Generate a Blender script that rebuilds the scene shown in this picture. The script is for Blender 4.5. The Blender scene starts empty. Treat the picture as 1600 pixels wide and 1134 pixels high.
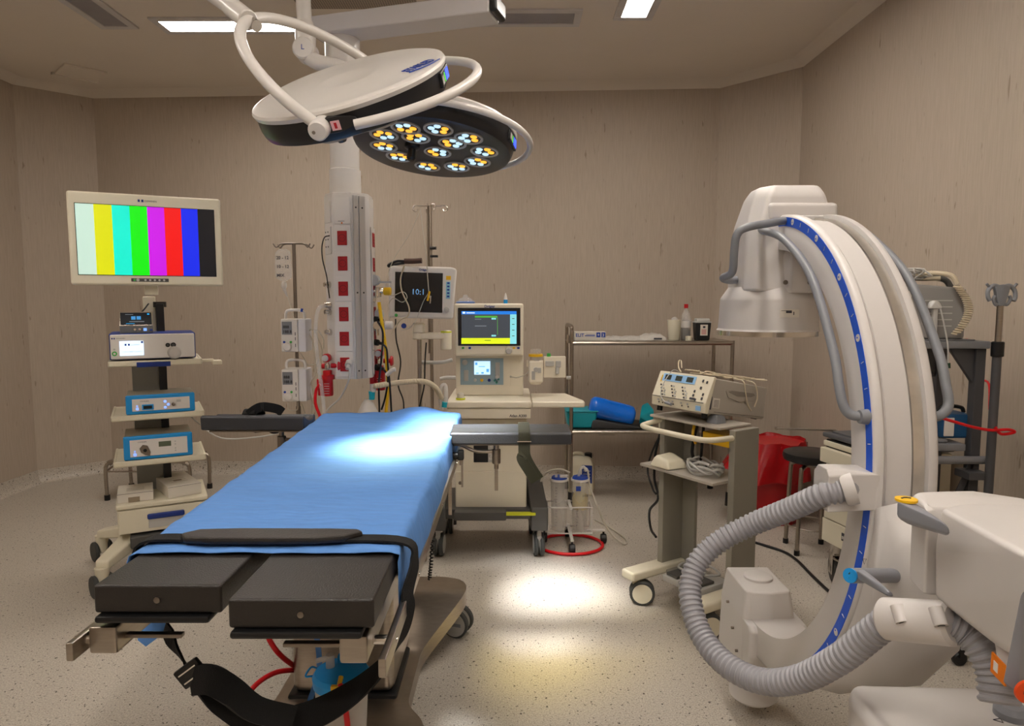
import bpy, bmesh, math, random
from mathutils import Vector, Matrix, Quaternion
random.seed(7)
R = math.radians
sc = bpy.context.scene
col = sc.collection
# ---------------------------------------------------------------- camera, world, exposure
FPX = 1067.0
PITCH = math.atan(97 / FPX)
CAMH = 1.5
cd = bpy.data.cameras.new('camera'); cam = bpy.data.objects.new('camera', cd); col.objects.link(cam)
cam.location = (0, 0, CAMH); cam.rotation_euler = (math.pi / 2 - PITCH, 0, 0)
cd.sensor_fit = 'HORIZONTAL'; cd.sensor_width = 36; cd.lens = 36 * FPX / 1600; cd.clip_start = .02
sc.camera = cam
w = bpy.data.worlds.new('world'); sc.world = w; w.use_nodes = True
w.node_tree.nodes['Background'].inputs[0].default_value = (.5, .45, .4, 1)
w.node_tree.nodes['Background'].inputs[1].default_value = .05
sc.view_settings.view_transform = 'Standard'; sc.view_settings.look = 'None'
sc.view_settings.gamma = 1; sc.view_settings.use_curve_mapping = False
sc.view_settings.exposure = 0.0
sc.cycles.use_denoising = True
sc.cycles.max_bounces = 8; sc.cycles.diffuse_bounces = 4; sc.cycles.glossy_bounces = 4
sc.cycles.transmission_bounces = 6; sc.cycles.transparent_max_bounces = 12
sc.cycles.sample_clamp_indirect = 4; sc.cycles.caustics_reflective = False; sc.cycles.caustics_refractive = False
STRIP = 42.0            # ceiling strip emission
SPOT_TABLE, SPOT_FLOOR = 1150.0, 1500.0
HC = 3.24


def ray(px, py):
    u = (px - 800) / FPX; v = (567 - py) / FPX
    return Vector((u, math.cos(PITCH) + v * math.sin(PITCH), -math.sin(PITCH) + v * math.cos(PITCH)))


def at(px, py, Y):
    d = ray(px, py); return Vector((0, 0, CAMH)) + d * (Y / d.y)


def onz(px, py, z=0):
    d = ray(px, py); return Vector((0, 0, CAMH)) + d * ((z - CAMH) / d.z)


# the two lamp heads: centre, normal, long axis and cross axis (solved from the photograph)
H1 = dict(P=Vector((-.514, 2.226, 2.184)), n=Vector((-.182, -.499, .847)), e=Vector((.938, .122, .325)), e2=Vector((-.267, .853, .449)))
H2 = dict(P=Vector((-.319, 2.822, 2.101)), n=Vector((.08, .16, .984)), e=Vector((.997, -.013, -.079)), e2=Vector((0, .987, -.16)))


def spot(name, loc, target, power, colr, size, blend, rad=.2):
    l = bpy.data.lights.new(name, 'SPOT'); l.energy = power; l.color = colr
    l.spot_size = R(size); l.spot_blend = blend; l.shadow_soft_size = rad
    o = bpy.data.objects.new(name, l); col.objects.link(o); o.location = loc
    o.rotation_euler = (Vector(target) - Vector(loc)).to_track_quat('-Z', 'Y').to_euler()
    return o


spot('lamp_beam', H2['P'] - H2['n'] * .02, (-.42, 2.40, .97), SPOT_TABLE, (.93, .96, 1.0), 23, 1.0)
spot('lamp_beam_warm', H2['P'] - H2['n'] * .02, (-.42, 2.2, .97), SPOT_TABLE * .22, (1, .9, .55), 26, 1.0)
spot('lamp_beam', H1['P'] - H1['n'] * .12, (.09, 3.20, 0), SPOT_FLOOR, (.95, .96, 1.0), 26, .9, .3)
spot('lamp_beam_warm', H1['P'] - H1['n'] * .12, (-.02, 2.88, 0), SPOT_FLOOR * .28, (1, .82, .24), 36, 1.0, .3)

# ---------------------------------------------------------------- materials
MATS = {}


def srgb(h):
    if isinstance(h, str):
        h = h.lstrip('#'); c = [int(h[i:i + 2], 16) / 255 for i in (0, 2, 4)]
    else:
        c = [x / 255 for x in h]
    return tuple((x / 12.92 if x <= .04045 else ((x + .055) / 1.055) ** 2.4) for x in c) + (1,)


def mat(name, c, rough=.5, metal=0, var=.05, scale=8, emit=0, trans=0, alpha=1, bump=0, bscale=60, coat=0, ior=1.45, stretch=None):
    if name in MATS: return MATS[name]
    m = bpy.data.materials.new(name); m.use_nodes = True; MATS[name] = m
    nt = m.node_tree; b = nt.nodes['Principled BSDF']; c = srgb(c)
    b.inputs['Roughness'].default_value = rough; b.inputs['Metallic'].default_value = metal
    b.inputs['IOR'].default_value = ior
    b.inputs['Transmission Weight'].default_value = trans; b.inputs['Alpha'].default_value = alpha
    b.inputs['Coat Weight'].default_value = coat
    tc = nt.nodes.new('ShaderNodeTexCoord'); mp = nt.nodes.new('ShaderNodeMapping')
    nt.links.new(tc.outputs['Object'], mp.inputs[0])
    if stretch: mp.inputs['Scale'].default_value = stretch
    nz = nt.nodes.new('ShaderNodeTexNoise'); nz.inputs['Scale'].default_value = scale; nz.inputs['Detail'].default_value = 4
    nt.links.new(mp.outputs[0], nz.inputs['Vector'])
    cr = nt.nodes.new('ShaderNodeValToRGB')
    cr.color_ramp.elements[0].position = .3; cr.color_ramp.elements[1].position = .7
    cr.color_ramp.elements[0].color = tuple(x * (1 - var) for x in c[:3]) + (1,)
    cr.color_ramp.elements[1].color = tuple(min(1, x * (1 + var)) for x in c[:3]) + (1,)
    nt.links.new(nz.outputs[0], cr.inputs[0]); nt.links.new(cr.outputs[0], b.inputs['Base Color'])
    if emit:
        nt.links.new(cr.outputs[0], b.inputs['Emission Color']); b.inputs['Emission Strength'].default_value = emit
    if bump:
        n2 = nt.nodes.new('ShaderNodeTexNoise'); n2.inputs['Scale'].default_value = bscale
        nt.links.new(mp.outputs[0], n2.inputs['Vector'])
        bp = nt.nodes.new('ShaderNodeBump'); bp.inputs['Strength'].default_value = bump; bp.inputs['Distance'].default_value = .01
        nt.links.new(n2.outputs[0], bp.inputs['Height']); nt.links.new(bp.outputs[0], b.inputs['Normal'])
    return m


def nodes(name):
    m = bpy.data.materials.new(name); m.use_nodes = True; MATS[name] = m
    return m, m.node_tree, m.node_tree.nodes['Principled BSDF']


def N(nt, t, **kw):
    n = nt.nodes.new(t)
    for k, v in kw.items():
        if k in n.inputs: n.inputs[k].default_value = v
        else: setattr(n, k, v)
    return n


def ramp(nt, src, stops, interp='LINEAR'):
    r = nt.nodes.new('ShaderNodeValToRGB'); r.color_ramp.interpolation = interp
    el = r.color_ramp.elements
    while len(el) < len(stops): el.new(.5)
    for e, (p, c) in zip(el, stops): e.position = p; e.color = c
    nt.links.new(src, r.inputs[0]); return r.outputs[0]


def mix(nt, f, a, b, mode='MIX'):
    n = nt.nodes.new('ShaderNodeMixRGB'); n.blend_type = mode
    for i, v in enumerate((f, a, b)):
        if hasattr(v, 'links'): nt.links.new(v, n.inputs[i])
        else: n.inputs[i].default_value = v
    return n.outputs[0]


def wall_material():
    m, nt, b = nodes('wall_vinyl')
    tc = N(nt, 'ShaderNodeTexCoord'); mp = N(nt, 'ShaderNodeMapping', Scale=(1, 1, .07)); nt.links.new(tc.outputs['Object'], mp.inputs[0])
    n1 = N(nt, 'ShaderNodeTexNoise', Scale=110.0, Detail=3.0); nt.links.new(mp.outputs[0], n1.inputs['Vector'])
    c1 = ramp(nt, n1.outputs[0], [(.25, srgb('#ada091')), (.75, srgb('#b7aa9b'))])
    mp2 = N(nt, 'ShaderNodeMapping', Scale=(1, 1, .2)); nt.links.new(tc.outputs['Object'], mp2.inputs[0])
    n2 = N(nt, 'ShaderNodeTexNoise', Scale=38.0, Detail=2.0); nt.links.new(mp2.outputs[0], n2.inputs['Vector'])
    f2 = ramp(nt, n2.outputs[0], [(.70, (0, 0, 0, 1)), (.76, (1, 1, 1, 1))])
    c2 = mix(nt, f2, c1, srgb('#948675'))
    n3 = N(nt, 'ShaderNodeTexNoise', Scale=.9, Detail=2.0); nt.links.new(tc.outputs['Object'], n3.inputs['Vector'])
    c3 = mix(nt, .06, c2, n3.outputs[0], 'OVERLAY')
    nt.links.new(c3, b.inputs['Base Color']); b.inputs['Roughness'].default_value = .55
    b.inputs['Specular IOR Level'].default_value = .3
    return m


def floor_material():
    m, nt, b = nodes('floor_speckled_vinyl')
    tc = N(nt, 'ShaderNodeTexCoord')
    n1 = N(nt, 'ShaderNodeTexNoise', Scale=170.0, Detail=2.0); nt.links.new(tc.outputs['Object'], n1.inputs['Vector'])
    c = ramp(nt, n1.outputs[0], [(.3, srgb('#a09a8f')), (.5, srgb('#bab2a6')), (.7, srgb('#cdc5b9'))])
    n2 = N(nt, 'ShaderNodeTexNoise', Scale=72.0, Detail=1.0); nt.links.new(tc.outputs['Object'], n2.inputs['Vector'])
    f = ramp(nt, n2.outputs[0], [(.675, (0, 0, 0, 1)), (.71, (1, 1, 1, 1))])
    c = mix(nt, f, c, srgb('#453d37'))
    n4 = N(nt, 'ShaderNodeTexNoise', Scale=140.0, Detail=1.0); nt.links.new(tc.outputs['Object'], n4.inputs['Vector'])
    f = ramp(nt, n4.outputs[0], [(.66, (0, 0, 0, 1)), (.70, (1, 1, 1, 1))])
    c = mix(nt, f, c, srgb('#8f7f74'))
    nt.links.new(c, b.inputs['Base Color']); b.inputs['Roughness'].default_value = .38
    b.inputs['Specular IOR Level'].default_value = .4
    return m


def perforated_material():
    m, nt, b = nodes('perforated_sheet')
    tc = N(nt, 'ShaderNodeTexCoord')
    v = N(nt, 'ShaderNodeTexVoronoi', Scale=70.0, Randomness=0.0); nt.links.new(tc.outputs['Object'], v.inputs['Vector'])
    c = ramp(nt, v.outputs['Distance'], [(.30, srgb('#2a2521')), (.36, srgb('#9b8c7c'))])
    nt.links.new(c, b.inputs['Base Color']); b.inputs['Roughness'].default_value = .5
    return m


M_WALL = wall_material(); M_FLOOR = floor_material(); M_PERF = perforated_material()
M_CEIL = mat('ceiling_paint', '#ddd4c8', .8, var=.02, scale=2)
M_FRAME = mat('light_frame', '#c9c6c4', .5)
M_DIFF_OFF = mat('diffuser_unlit', '#908d90', .5)
M_WHITE = mat('white_enamel', '#dcd8d3', .32, var=.02, coat=.2)
M_CARM = mat('carm_white', '#cdc9c6', .38, var=.015)
M_CREAM = mat('cream_plastic', '#ddd6c0', .4, var=.02)
M_MACH = mat('machine_offwhite', '#e8e0cd', .38, var=.02)
M_LGREY = mat('light_grey_plastic', '#b9b8b4', .45)
M_GREY = mat('mid_grey_plastic', '#7d8086', .42, var=.03)
M_ESU = mat('warm_grey_plastic', '#b0a99e', .45, var=.02)
M_CART = mat('grey_steel_paint', '#8f8b80', .45, var=.02)
M_DGREY = mat('dark_grey_plastic', '#4a4947', .45)
M_BLACK = mat('black_plastic', '#0f0f10', .4)
M_SATIN = mat('satin_black', '#1b1b1d', .33)
M_VINYL = mat('black_vinyl', '#26221f', .42, bump=.15, bscale=300)
M_PADG = mat('charcoal_vinyl', '#33353a', .4, bump=.1, bscale=200)
M_WEB = mat('black_webbing', '#0d0d0e', .85, bump=.3, bscale=500)
M_STEEL = mat('brushed_steel', '#a89f94', .3, metal=1, var=.06, scale=20, stretch=(1, 1, 8))
M_CHROME = mat('chrome', '#dcd8d2', .16, metal=1, var=.01)
M_DSTEEL = mat('dull_steel', '#8a8177', .36, metal=1)
M_BLUEP = mat('bright_blue_plastic', '#1b8fd6', .4)
M_NAVY = mat('navy_blue', '#12307e', .4)
M_STRIPE = mat('stripe_blue', '#0b57d8', .45, var=.02)
M_RED = mat('red_plastic', '#b3101a', .35)
M_REDS = mat('socket_red', '#a00c14', .4)
M_REDT = mat('red_tube', '#d0101a', .28)
M_YEL = mat('yellow_plastic', '#e8b81c', .4)
M_LIME = mat('lime_mark', '#d4d92c', .45)
M_ORANGE = mat('orange_plastic', '#e07a18', .45)
M_TEAL = mat('teal_plastic', '#1aa3b4', .4)
M_GREEN = mat('green_mark', '#44b050', .4)
M_RUBB = mat('grey_rubber', '#3e403f', .6)
M_BAG = mat('red_bag_film', '#b40f18', .25, trans=.25, alpha=.93, bump=.5, bscale=14)
M_BAGT = mat('red_bag_thin', '#c43a40', .2, alpha=.45, bump=.4, bscale=14)
M_CLEAR = mat('clear_plastic', '#e8e6e2', .1, alpha=.28, var=.02)
M_CLEARM = mat('milky_plastic', '#dcd8d2', .3, alpha=.6, var=.02)
M_GLASSY = mat('canister_clear', '#d8d4d0', .08, alpha=.35, var=.01)
M_HOSE = mat('hose_grey', '#96969b', .35, var=.03)
M_CORD = mat('beige_cord', '#c9bda4', .5)
M_TUBEW = mat('pale_tubing', '#cfc9ba', .35, alpha=.8)
M_SCREEN = mat('screen_dark', '#17181c', .15)
M_BROWN = mat('brown_leather', '#4a3226', .6)
M_PAPER = mat('white_carton', '#d9d3c8', .7, var=.02)
M_PRINT = mat('dark_print', '#3a3a40', .6)
M_PBLUE = mat('print_blue', '#1c3f9a', .5)
M_TOPS = mat('grey_top', '#55575b', .4)


def glow(name, c, e):
    return mat(name, c, .4, emit=e, var=0)


# ---------------------------------------------------------------- geometry
RM = {}


def face_m(o, x, up):
    x = Vector(x).normalized(); up = Vector(up).normalized(); z = x.cross(up)
    m = Matrix((x, up, z)).transposed().to_4x4(); m.translation = Vector(o); return m


def frame_of(p0, p1):
    z = (Vector(p1) - Vector(p0)).normalized()
    q = Vector((0, 0, 1)).rotation_difference(z)
    m = q.to_matrix().to_4x4(); m.translation = Vector(p0); return m


class B:
    def __init__(s, M=None):
        s.v = []; s.f = []; s.mi = []; s.m = 0; s.M = M; s.wn = False

    def add(s, vs, fs, M=None):
        o = len(s.v)
        for p in vs:
            p = Vector(p)
            if M is not None: p = M @ p
            if s.M is not None: p = s.M @ p
            s.v.append(p)
        for f in fs: s.f.append([i + o for i in f]); s.mi.append(s.m)
        return s

    def bm(s, bm, M=None):
        bm.verts.index_update()
        s.add([v.co.copy() for v in bm.verts], [[v.index for v in f.verts] for f in bm.faces], M); bm.free(); return s

    def box(s, a, b, bev=0, M=None, seg=2):
        a = Vector(a); b = Vector(b); c = (a + b) / 2; d = b - a
        bm = bmesh.new(); bmesh.ops.create_cube(bm, size=1)
        for v in bm.verts: v.co = Vector((v.co.x * d.x, v.co.y * d.y, v.co.z * d.z)) + c
        s.wn = s.wn or bool(bev)
        if bev: bmesh.ops.bevel(bm, geom=bm.edges[:], offset=min(bev, .49 * min(abs(x) for x in d)), segments=seg, affect='EDGES', profile=.5)
        return s.bm(bm, M)

    def prism(s, poly, ax, a, b, bev=0, M=None, seg=2):
        n = len(poly)
        def P(p, t):
            return {'x': (t, p[0], p[1]), 'y': (p[0], t, p[1]), 'z': (p[0], p[1], t)}[ax]
        bm = bmesh.new()
        v0 = [bm.verts.new(P(p, a)) for p in poly]; v1 = [bm.verts.new(P(p, b)) for p in poly]
        bm.faces.new(v0[::-1]); bm.faces.new(v1)
        for i in range(n): bm.faces.new((v0[i], v0[(i + 1) % n], v1[(i + 1) % n], v1[i]))
        bmesh.ops.recalc_face_normals(bm, faces=bm.faces[:])
        if bev:
            s.wn = True
            bmesh.ops.bevel(bm, geom=bm.edges[:], offset=bev, segments=seg, affect='EDGES', profile=.5, clamp_overlap=True)
        return s.bm(bm, M)

    def hull(s, pts, bev=0, seg=2, M=None):
        bm = bmesh.new()
        for p in pts: bm.verts.new(p)
        r = bmesh.ops.convex_hull(bm, input=bm.verts[:])
        bmesh.ops.delete(bm, geom=[v for v in bm.verts if not v.link_faces], context='VERTS')
        bmesh.ops.dissolve_limit(bm, angle_limit=R(4), verts=bm.verts[:], edges=bm.edges[:])
        bmesh.ops.recalc_face_normals(bm, faces=bm.faces[:])
        s.wn = s.wn or bool(bev)
        if bev: bmesh.ops.bevel(bm, geom=bm.edges[:], offset=bev, segments=seg, affect='EDGES', profile=.5, clamp_overlap=True)
        return s.bm(bm, M)

    def lathe(s, prof, seg=24, M=None, cap=True):
        vs = []; fs = []
        for r, z in prof:
            for k in range(seg):
                a = 2 * math.pi * k / seg; vs.append((r * math.cos(a), r * math.sin(a), z))
        for i in range(len(prof) - 1):
            for k in range(seg):
                k2 = (k + 1) % seg; fs.append([i * seg + k, i * seg + k2, (i + 1) * seg + k2, (i + 1) * seg + k])
        if cap:
            fs.append(list(range(seg))[::-1]); fs.append([(len(prof) - 1) * seg + k for k in range(seg)])
        return s.add(vs, fs, M)

    def cyl(s, p0, p1, r, r1=None, seg=20, bev=0):
        L = (Vector(p1) - Vector(p0)).length; r1 = r if r1 is None else r1
        prof = [(r, 0), (r1, L)]
        if bev: prof = [(r - bev, 0), (r, bev), (r1, L - bev), (r1 - bev, L)]
        return s.lathe(prof, seg, frame_of(p0, p1))

    def tube(s, pts, r, seg=10, smooth=6, closed=False, corr=0, pitch=.02, flat=None, up=None):
        P = [Vector(p) for p in pts]
        if smooth and len(P) > 2: P = spline(P, smooth, closed)
        if corr:
            P = resample(P, pitch / 4)
        n = len(P); vs = []; fs = []
        t = (P[1] - P[0]).normalized()
        u = Vector(up) if up else (Vector((0, 0, 1)) if abs(t.z) < .9 else Vector((1, 0, 0)))
        u = (u - t * u.dot(t)).normalized()
        for i, p in enumerate(P):
            a = P[i - 1] if (i or closed) else P[0]; b = P[(i + 1) % n] if (i < n - 1 or closed) else P[-1]
            t = (b - a).normalized()
            if up and flat: u = Vector(up)
            u = (u - t * u.dot(t)); u = u.normalized() if u.length > 1e-6 else t.orthogonal().normalized()
            w_ = t.cross(u)
            rr = r(i / (n - 1)) if callable(r) else r
            if corr: rr = rr - corr * (0 if i % 4 in (0, 1) else 1)
            for k in range(seg):
                A = 2 * math.pi * k / seg + (math.pi / 4 if seg == 4 else 0)
                if flat: vs.append(p + w_ * (flat[0] * math.cos(A) * (1.414 if seg == 4 else 1)) + u * (flat[1] * math.sin(A) * (1.414 if seg == 4 else 1)))
                else: vs.append(p + (w_ * math.cos(A) + u * math.sin(A)) * rr)
        m = n if closed else n - 1
        for i in range(m):
            for k in range(seg):
                k2 = (k + 1) % seg; j = (i + 1) % n
                fs.append([i * seg + k, i * seg + k2, j * seg + k2, j * seg + k])
        if not closed:
            fs.append(list(range(seg))[::-1]); fs.append([(n - 1) * seg + k for k in range(seg)])
        return s.add(vs, fs)

    def strap(s, pts, w, th, up, smooth=6):
        return s.tube(pts, 0, seg=4, smooth=smooth, flat=(w / 2, th / 2), up=up)

    def sheet(s, G, th=0):
        nr = len(G); nc = len(G[0]); vs = [p for row in G for p in row]; fs = []
        for i in range(nr - 1):
            for j in range(nc - 1): fs.append([i * nc + j, i * nc + j + 1, (i + 1) * nc + j + 1, (i + 1) * nc + j])
        return s.add(vs, fs)

    def text(s, txt, size, M, ext=.0004, align='LEFT', bold=False):
        c = bpy.data.curves.new('t', 'FONT'); c.body = txt; c.size = size; c.extrude = ext; c.align_x = align; c.resolution_u = 2
        if bold: c.offset = size * .02
        o = bpy.data.objects.new('t', c); col.objects.link(o)
        dg = bpy.context.evaluated_depsgraph_get(); me = bpy.data.meshes.new_from_object(o.evaluated_get(dg))
        s.add([v.co.copy() for v in me.vertices], [list(p.vertices) for p in me.polygons], M)
        bpy.data.objects.remove(o); bpy.data.curves.remove(c); bpy.data.meshes.remove(me); return s

    def rect(s, M, x0, x1, y0, y1, z=.0008, m=None):
        if m is not None: s.m = m
        return s.box((x0, y0, 0), (x1, y1, z), 0, M)

    def disc(s, M, x, y, r, z=.001, m=None, seg=16):
        if m is not None: s.m = m
        return s.lathe([(r, 0), (r, z)], seg, M @ Matrix.Translation((x, y, 0)))

    def build(s, name, mats, parent=None, world=False, smooth=38, recentre=True):
        if not isinstance(mats, (list, tuple)): mats = [mats]
        vs = s.v
        if parent is not None and world:
            inv = RM[parent.name].inverted(); vs = [inv @ p for p in vs]
        loc = Vector((0, 0, 0))
        if parent is None and recentre and vs:
            xs = [p.x for p in vs]; ys = [p.y for p in vs]; zs = [p.z for p in vs]
            loc = Vector(((min(xs) + max(xs)) / 2, (min(ys) + max(ys)) / 2, min(zs))); vs = [p - loc for p in vs]
        me = bpy.data.meshes.new(name); me.from_pydata([tuple(p) for p in vs], [], s.f)
        for m in mats: me.materials.append(m)
        me.polygons.foreach_set('material_index', s.mi)
        me.validate(clean_customdata=False)
        bm = bmesh.new(); bm.from_mesh(me); bmesh.ops.recalc_face_normals(bm, faces=bm.faces[:]); bm.to_mesh(me); bm.free()
        if smooth:
            me.polygons.foreach_set('use_smooth', [True] * len(me.polygons)); me.set_sharp_from_angle(angle=R(smooth))
        o = bpy.data.objects.new(name, me); col.objects.link(o); o.location = loc
        if s.wn and smooth:
            wm = o.modifiers.new('weighted', 'WEIGHTED_NORMAL'); wm.keep_sharp = True
        if parent is not None: o.parent = parent; RM[o.name] = RM[parent.name]
        return o


def spline(P, k=6, closed=False):
    out = []; n = len(P)
    for i in range(n if closed else n - 1):
        p1 = P[i]; p2 = P[(i + 1) % n]
        p0 = P[i - 1] if (i or closed) else p1 * 2 - p2
        p3 = P[(i + 2) % n] if (i + 2 < n or closed) else p2 * 2 - p1
        for j in range(k):
            t = j / k
            out.append(.5 * ((2 * p1) + (p2 - p0) * t + (2 * p0 - 5 * p1 + 4 * p2 - p3) * t * t + (3 * p1 - p0 - 3 * p2 + p3) * t ** 3))
    if not closed: out.append(P[-1])
    return out


def resample(P, step):
    out = [P[0]]; acc = 0
    for a, b in zip(P, P[1:]):
        L = (b - a).length; d = step - acc
        while d <= L: out.append(a + (b - a) * (d / L)); d += step
        acc = (acc + L) % step if L else acc
    return out


def tag(o, label=None, cat=None, group=None, kind=None):
    if label: o['label'] = label
    if cat: o['category'] = cat
    if group: o['group'] = group
    if kind: o['kind'] = kind
    return o


def thing(name, label, cat, loc=(0, 0, 0), rz=0, group=None, rx=0):
    o = bpy.data.objects.new(name, None); col.objects.link(o); o.empty_display_size = .05
    o.location = loc; o.rotation_euler = (rx, 0, rz); tag(o, label, cat, group)
    RM[o.name] = Matrix.Translation(Vector(loc)) @ Matrix.Rotation(rz, 4, 'Z') @ Matrix.Rotation(rx, 4, 'X')
    return o


def copy_tree(o, parent=None):
    c = o.copy(); col.objects.link(c)
    if parent is not None: c.parent = parent
    for ch in [x for x in bpy.data.objects if x.parent == o]: copy_tree(ch, c)
    return c


def FR(x=0, y=0, z=0):   # local front face looking to -Y, origin at x, y, z
    return face_m((x, y, z), (1, 0, 0), (0, 0, 1))


def caster(root, x, y, r=.06, w=.03, ang=0, twin=True, top=.16, body=None, tyre=None, hub=None, part='caster'):
    Mx = Matrix.Translation((x, y, 0)) @ Matrix.Rotation(ang, 4, 'Z')
    b = B(Mx)
    b.cyl((0, 0, r * 1.7), (0, 0, top), .014)
    b.hull([(-.014, -.02, r * 1.9), (.014, -.02, r * 1.9), (-.014, .02, r * 1.9), (.014, .02, r * 1.9), (-.01, .035, r), (.01, .035, r), (-.01, -.0, r * .8), (.01, 0, r * .8)], .004)
    p = b.build(part, body or M_LGREY, root)
    for sx in ((-1, 1) if twin else (0,)):
        q = B(Mx); x0 = sx * (w * .5 + .006)
        q.cyl((x0 - w / 2, .03, r), (x0 + w / 2, .03, r), r, bev=.006, seg=28)
        q.m = 1; q.cyl((x0 - w / 2 - .002, .03, r), (x0 + w / 2 + .002, .03, r), r * .78, seg=28)
        q.build('wheel', [tyre or M_RUBB, hub or M_LGREY], p)
    return p
# ---------------------------------------------------------------- room
CR = [(-3.93, 5.55), (-3.52, 5.92), (1.666, 5.647), (2.12, 5.14), (2.12, -1.7), (-3.93, -1.7)]
WN = ['corner_left', 'back', 'corner_right', 'right', 'front', 'left']
b = B(); b.prism(CR, 'z', -.1, 0); tag(b.build('floor', M_FLOOR, recentre=False), kind='structure')
b = B(); b.prism(CR, 'z', HC, HC + .1); tag(b.build('ceiling', M_CEIL, recentre=False), kind='structure')
ctr = Vector((-.9, 2.2, 0))
for i, nm in enumerate(WN):
    p0 = Vector(CR[i] + (0,)); p1 = Vector(CR[(i + 1) % 6] + (0,)); d = (p1 - p0).normalized(); n = Vector((-d.y, d.x, 0))
    if (ctr - p0).dot(n) < 0: n = -n
    def seg(z0, z1, t, ext=.0):
        a = p0 - d * ext; c = p1 + d * ext
        return [a, c, c - n * t, a - n * t]
    L = (p1 - p0).length
    Mw = face_m(p0, d, (0, 0, 1))
    sgn = 1 if (Mw.to_3x3() @ Vector((0, 0, 1))).dot(n) > 0 else -1
    b = B(); b.box((-.02, 0, -.1 * sgn), (L + .02, HC, 0), 0, Mw); o = tag(b.build('wall_' + nm, M_WALL, recentre=False), kind='structure')
    prof = [(0, 0), (.055, 0), (.045, .004), (.028, .016), (.014, .04), (.008, .075), (.006, .105), (0, .105)]
    b = B(); vs = []
    for x in (-.01, L + .01):
        vs += [(x, z, sgn * t) for t, z in prof]
    k = len(prof); b.add(vs, [list(range(k))[::-1], list(range(k, 2 * k))] + [[j, (j + 1) % k, (j + 1) % k + k, j + k] for j in range(k)], Mw)
    tag(b.build('baseboard_' + nm, M_FLOOR, recentre=False, smooth=60), kind='structure')
    b = B(); vs = []
    prof = [(0, HC), (.10, HC), (.07, HC - .008), (.03, HC - .02), (.012, HC - .04), (0, HC - .045)]
    for x in (-.03, L + .03): vs += [(x, z, sgn * t) for t, z in prof]
    k = len(prof); b.add(vs, [list(range(k))[::-1], list(range(k, 2 * k))] + [[j, (j + 1) % k, (j + 1) % k + k, j + k] for j in range(k)], Mw)
    tag(b.build('trim_%d' % (i + 1), M_CEIL, recentre=False, smooth=60), kind='structure')

M_STRIP = glow('strip_lit', '#fff5ea', STRIP)


def ceiling_light(x0, x1, y0, y1, lit, label, group=None):
    t = thing('ceiling_light', label, 'ceiling light', ((x0 + x1) / 2, (y0 + y1) / 2, HC), group=group)
    b = B(); f = .045
    b.box((x0 - f, y0 - f, HC - .012), (x1 + f, y0, HC), .002); b.box((x0 - f, y1, HC - .012), (x1 + f, y1 + f, HC), .002)
    b.box((x0 - f, y0, HC - .012), (x0, y1, HC), .002); b.box((x1, y0, HC - .012), (x1 + f, y1, HC), .002)
    b.build('frame', M_FRAME, t, world=True)
    b = B(); b.box((x0, y0, HC - .006), (x1, y1, HC - .001)); b.build('diffuser', M_STRIP if lit else M_DIFF_OFF, t, world=True)
    return t


ceiling_light(-2.2, -.98, 4.42, 4.58, True, 'lit white strip light running across the ceiling, left of the boom arm')
ceiling_light(-.80, .38, 4.30, 4.46, False, 'unlit grey strip light across the ceiling, right of the boom arm')
ceiling_light(.67, .82, 3.13, 4.36, True, 'lit white strip light running towards the back wall, at the right')
ceiling_light(-2.58, -2.43, 3.27, 4.5, False, 'unlit grey strip light running towards the back wall, at the left')
for x0, x1, y0, y1 in ((.67, .82, 1.3, 2.5), (-2.58, -2.43, 1.3, 2.5), (-1.5, -.3, .45, .6), (-1.5, -.3, -.9, -.75), (.67, .82, -1, .2)):  # extra strips out of view, added to light the room
    ceiling_light(x0, x1, y0, y1, True, 'lit strip light added out of view nearer the camera to light the room', 'added ceiling strips nearer the camera')
t = thing('ceiling_vent', 'perforated air vent panel with beige frame above the boom arm', 'vent', (-.9, 3.8, HC))
b = B(); b.box((-1.3, 3.3, HC - .02), (-.5, 4.28, HC - .001), .004); b.build('frame', M_CEIL, t, world=True)
b = B(); b.box((-1.25, 3.35, HC - .026), (-.55, 4.2, HC - .019)); b.build('grille', M_PERF, t, world=True)
b = B(Matrix.Translation((-3.3, 5.4, 0)) @ Matrix.Rotation(R(45), 4, 'Z'))
b.box((-.14, -.16, HC - .016), (.14, .13, HC), .004); b.box((-.16, .13, HC - .022), (.16, .16, HC), .003)
tag(b.build('ceiling_hatch', M_CEIL), 'small cream hatch panel in the ceiling near the left corner', 'hatch')


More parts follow.
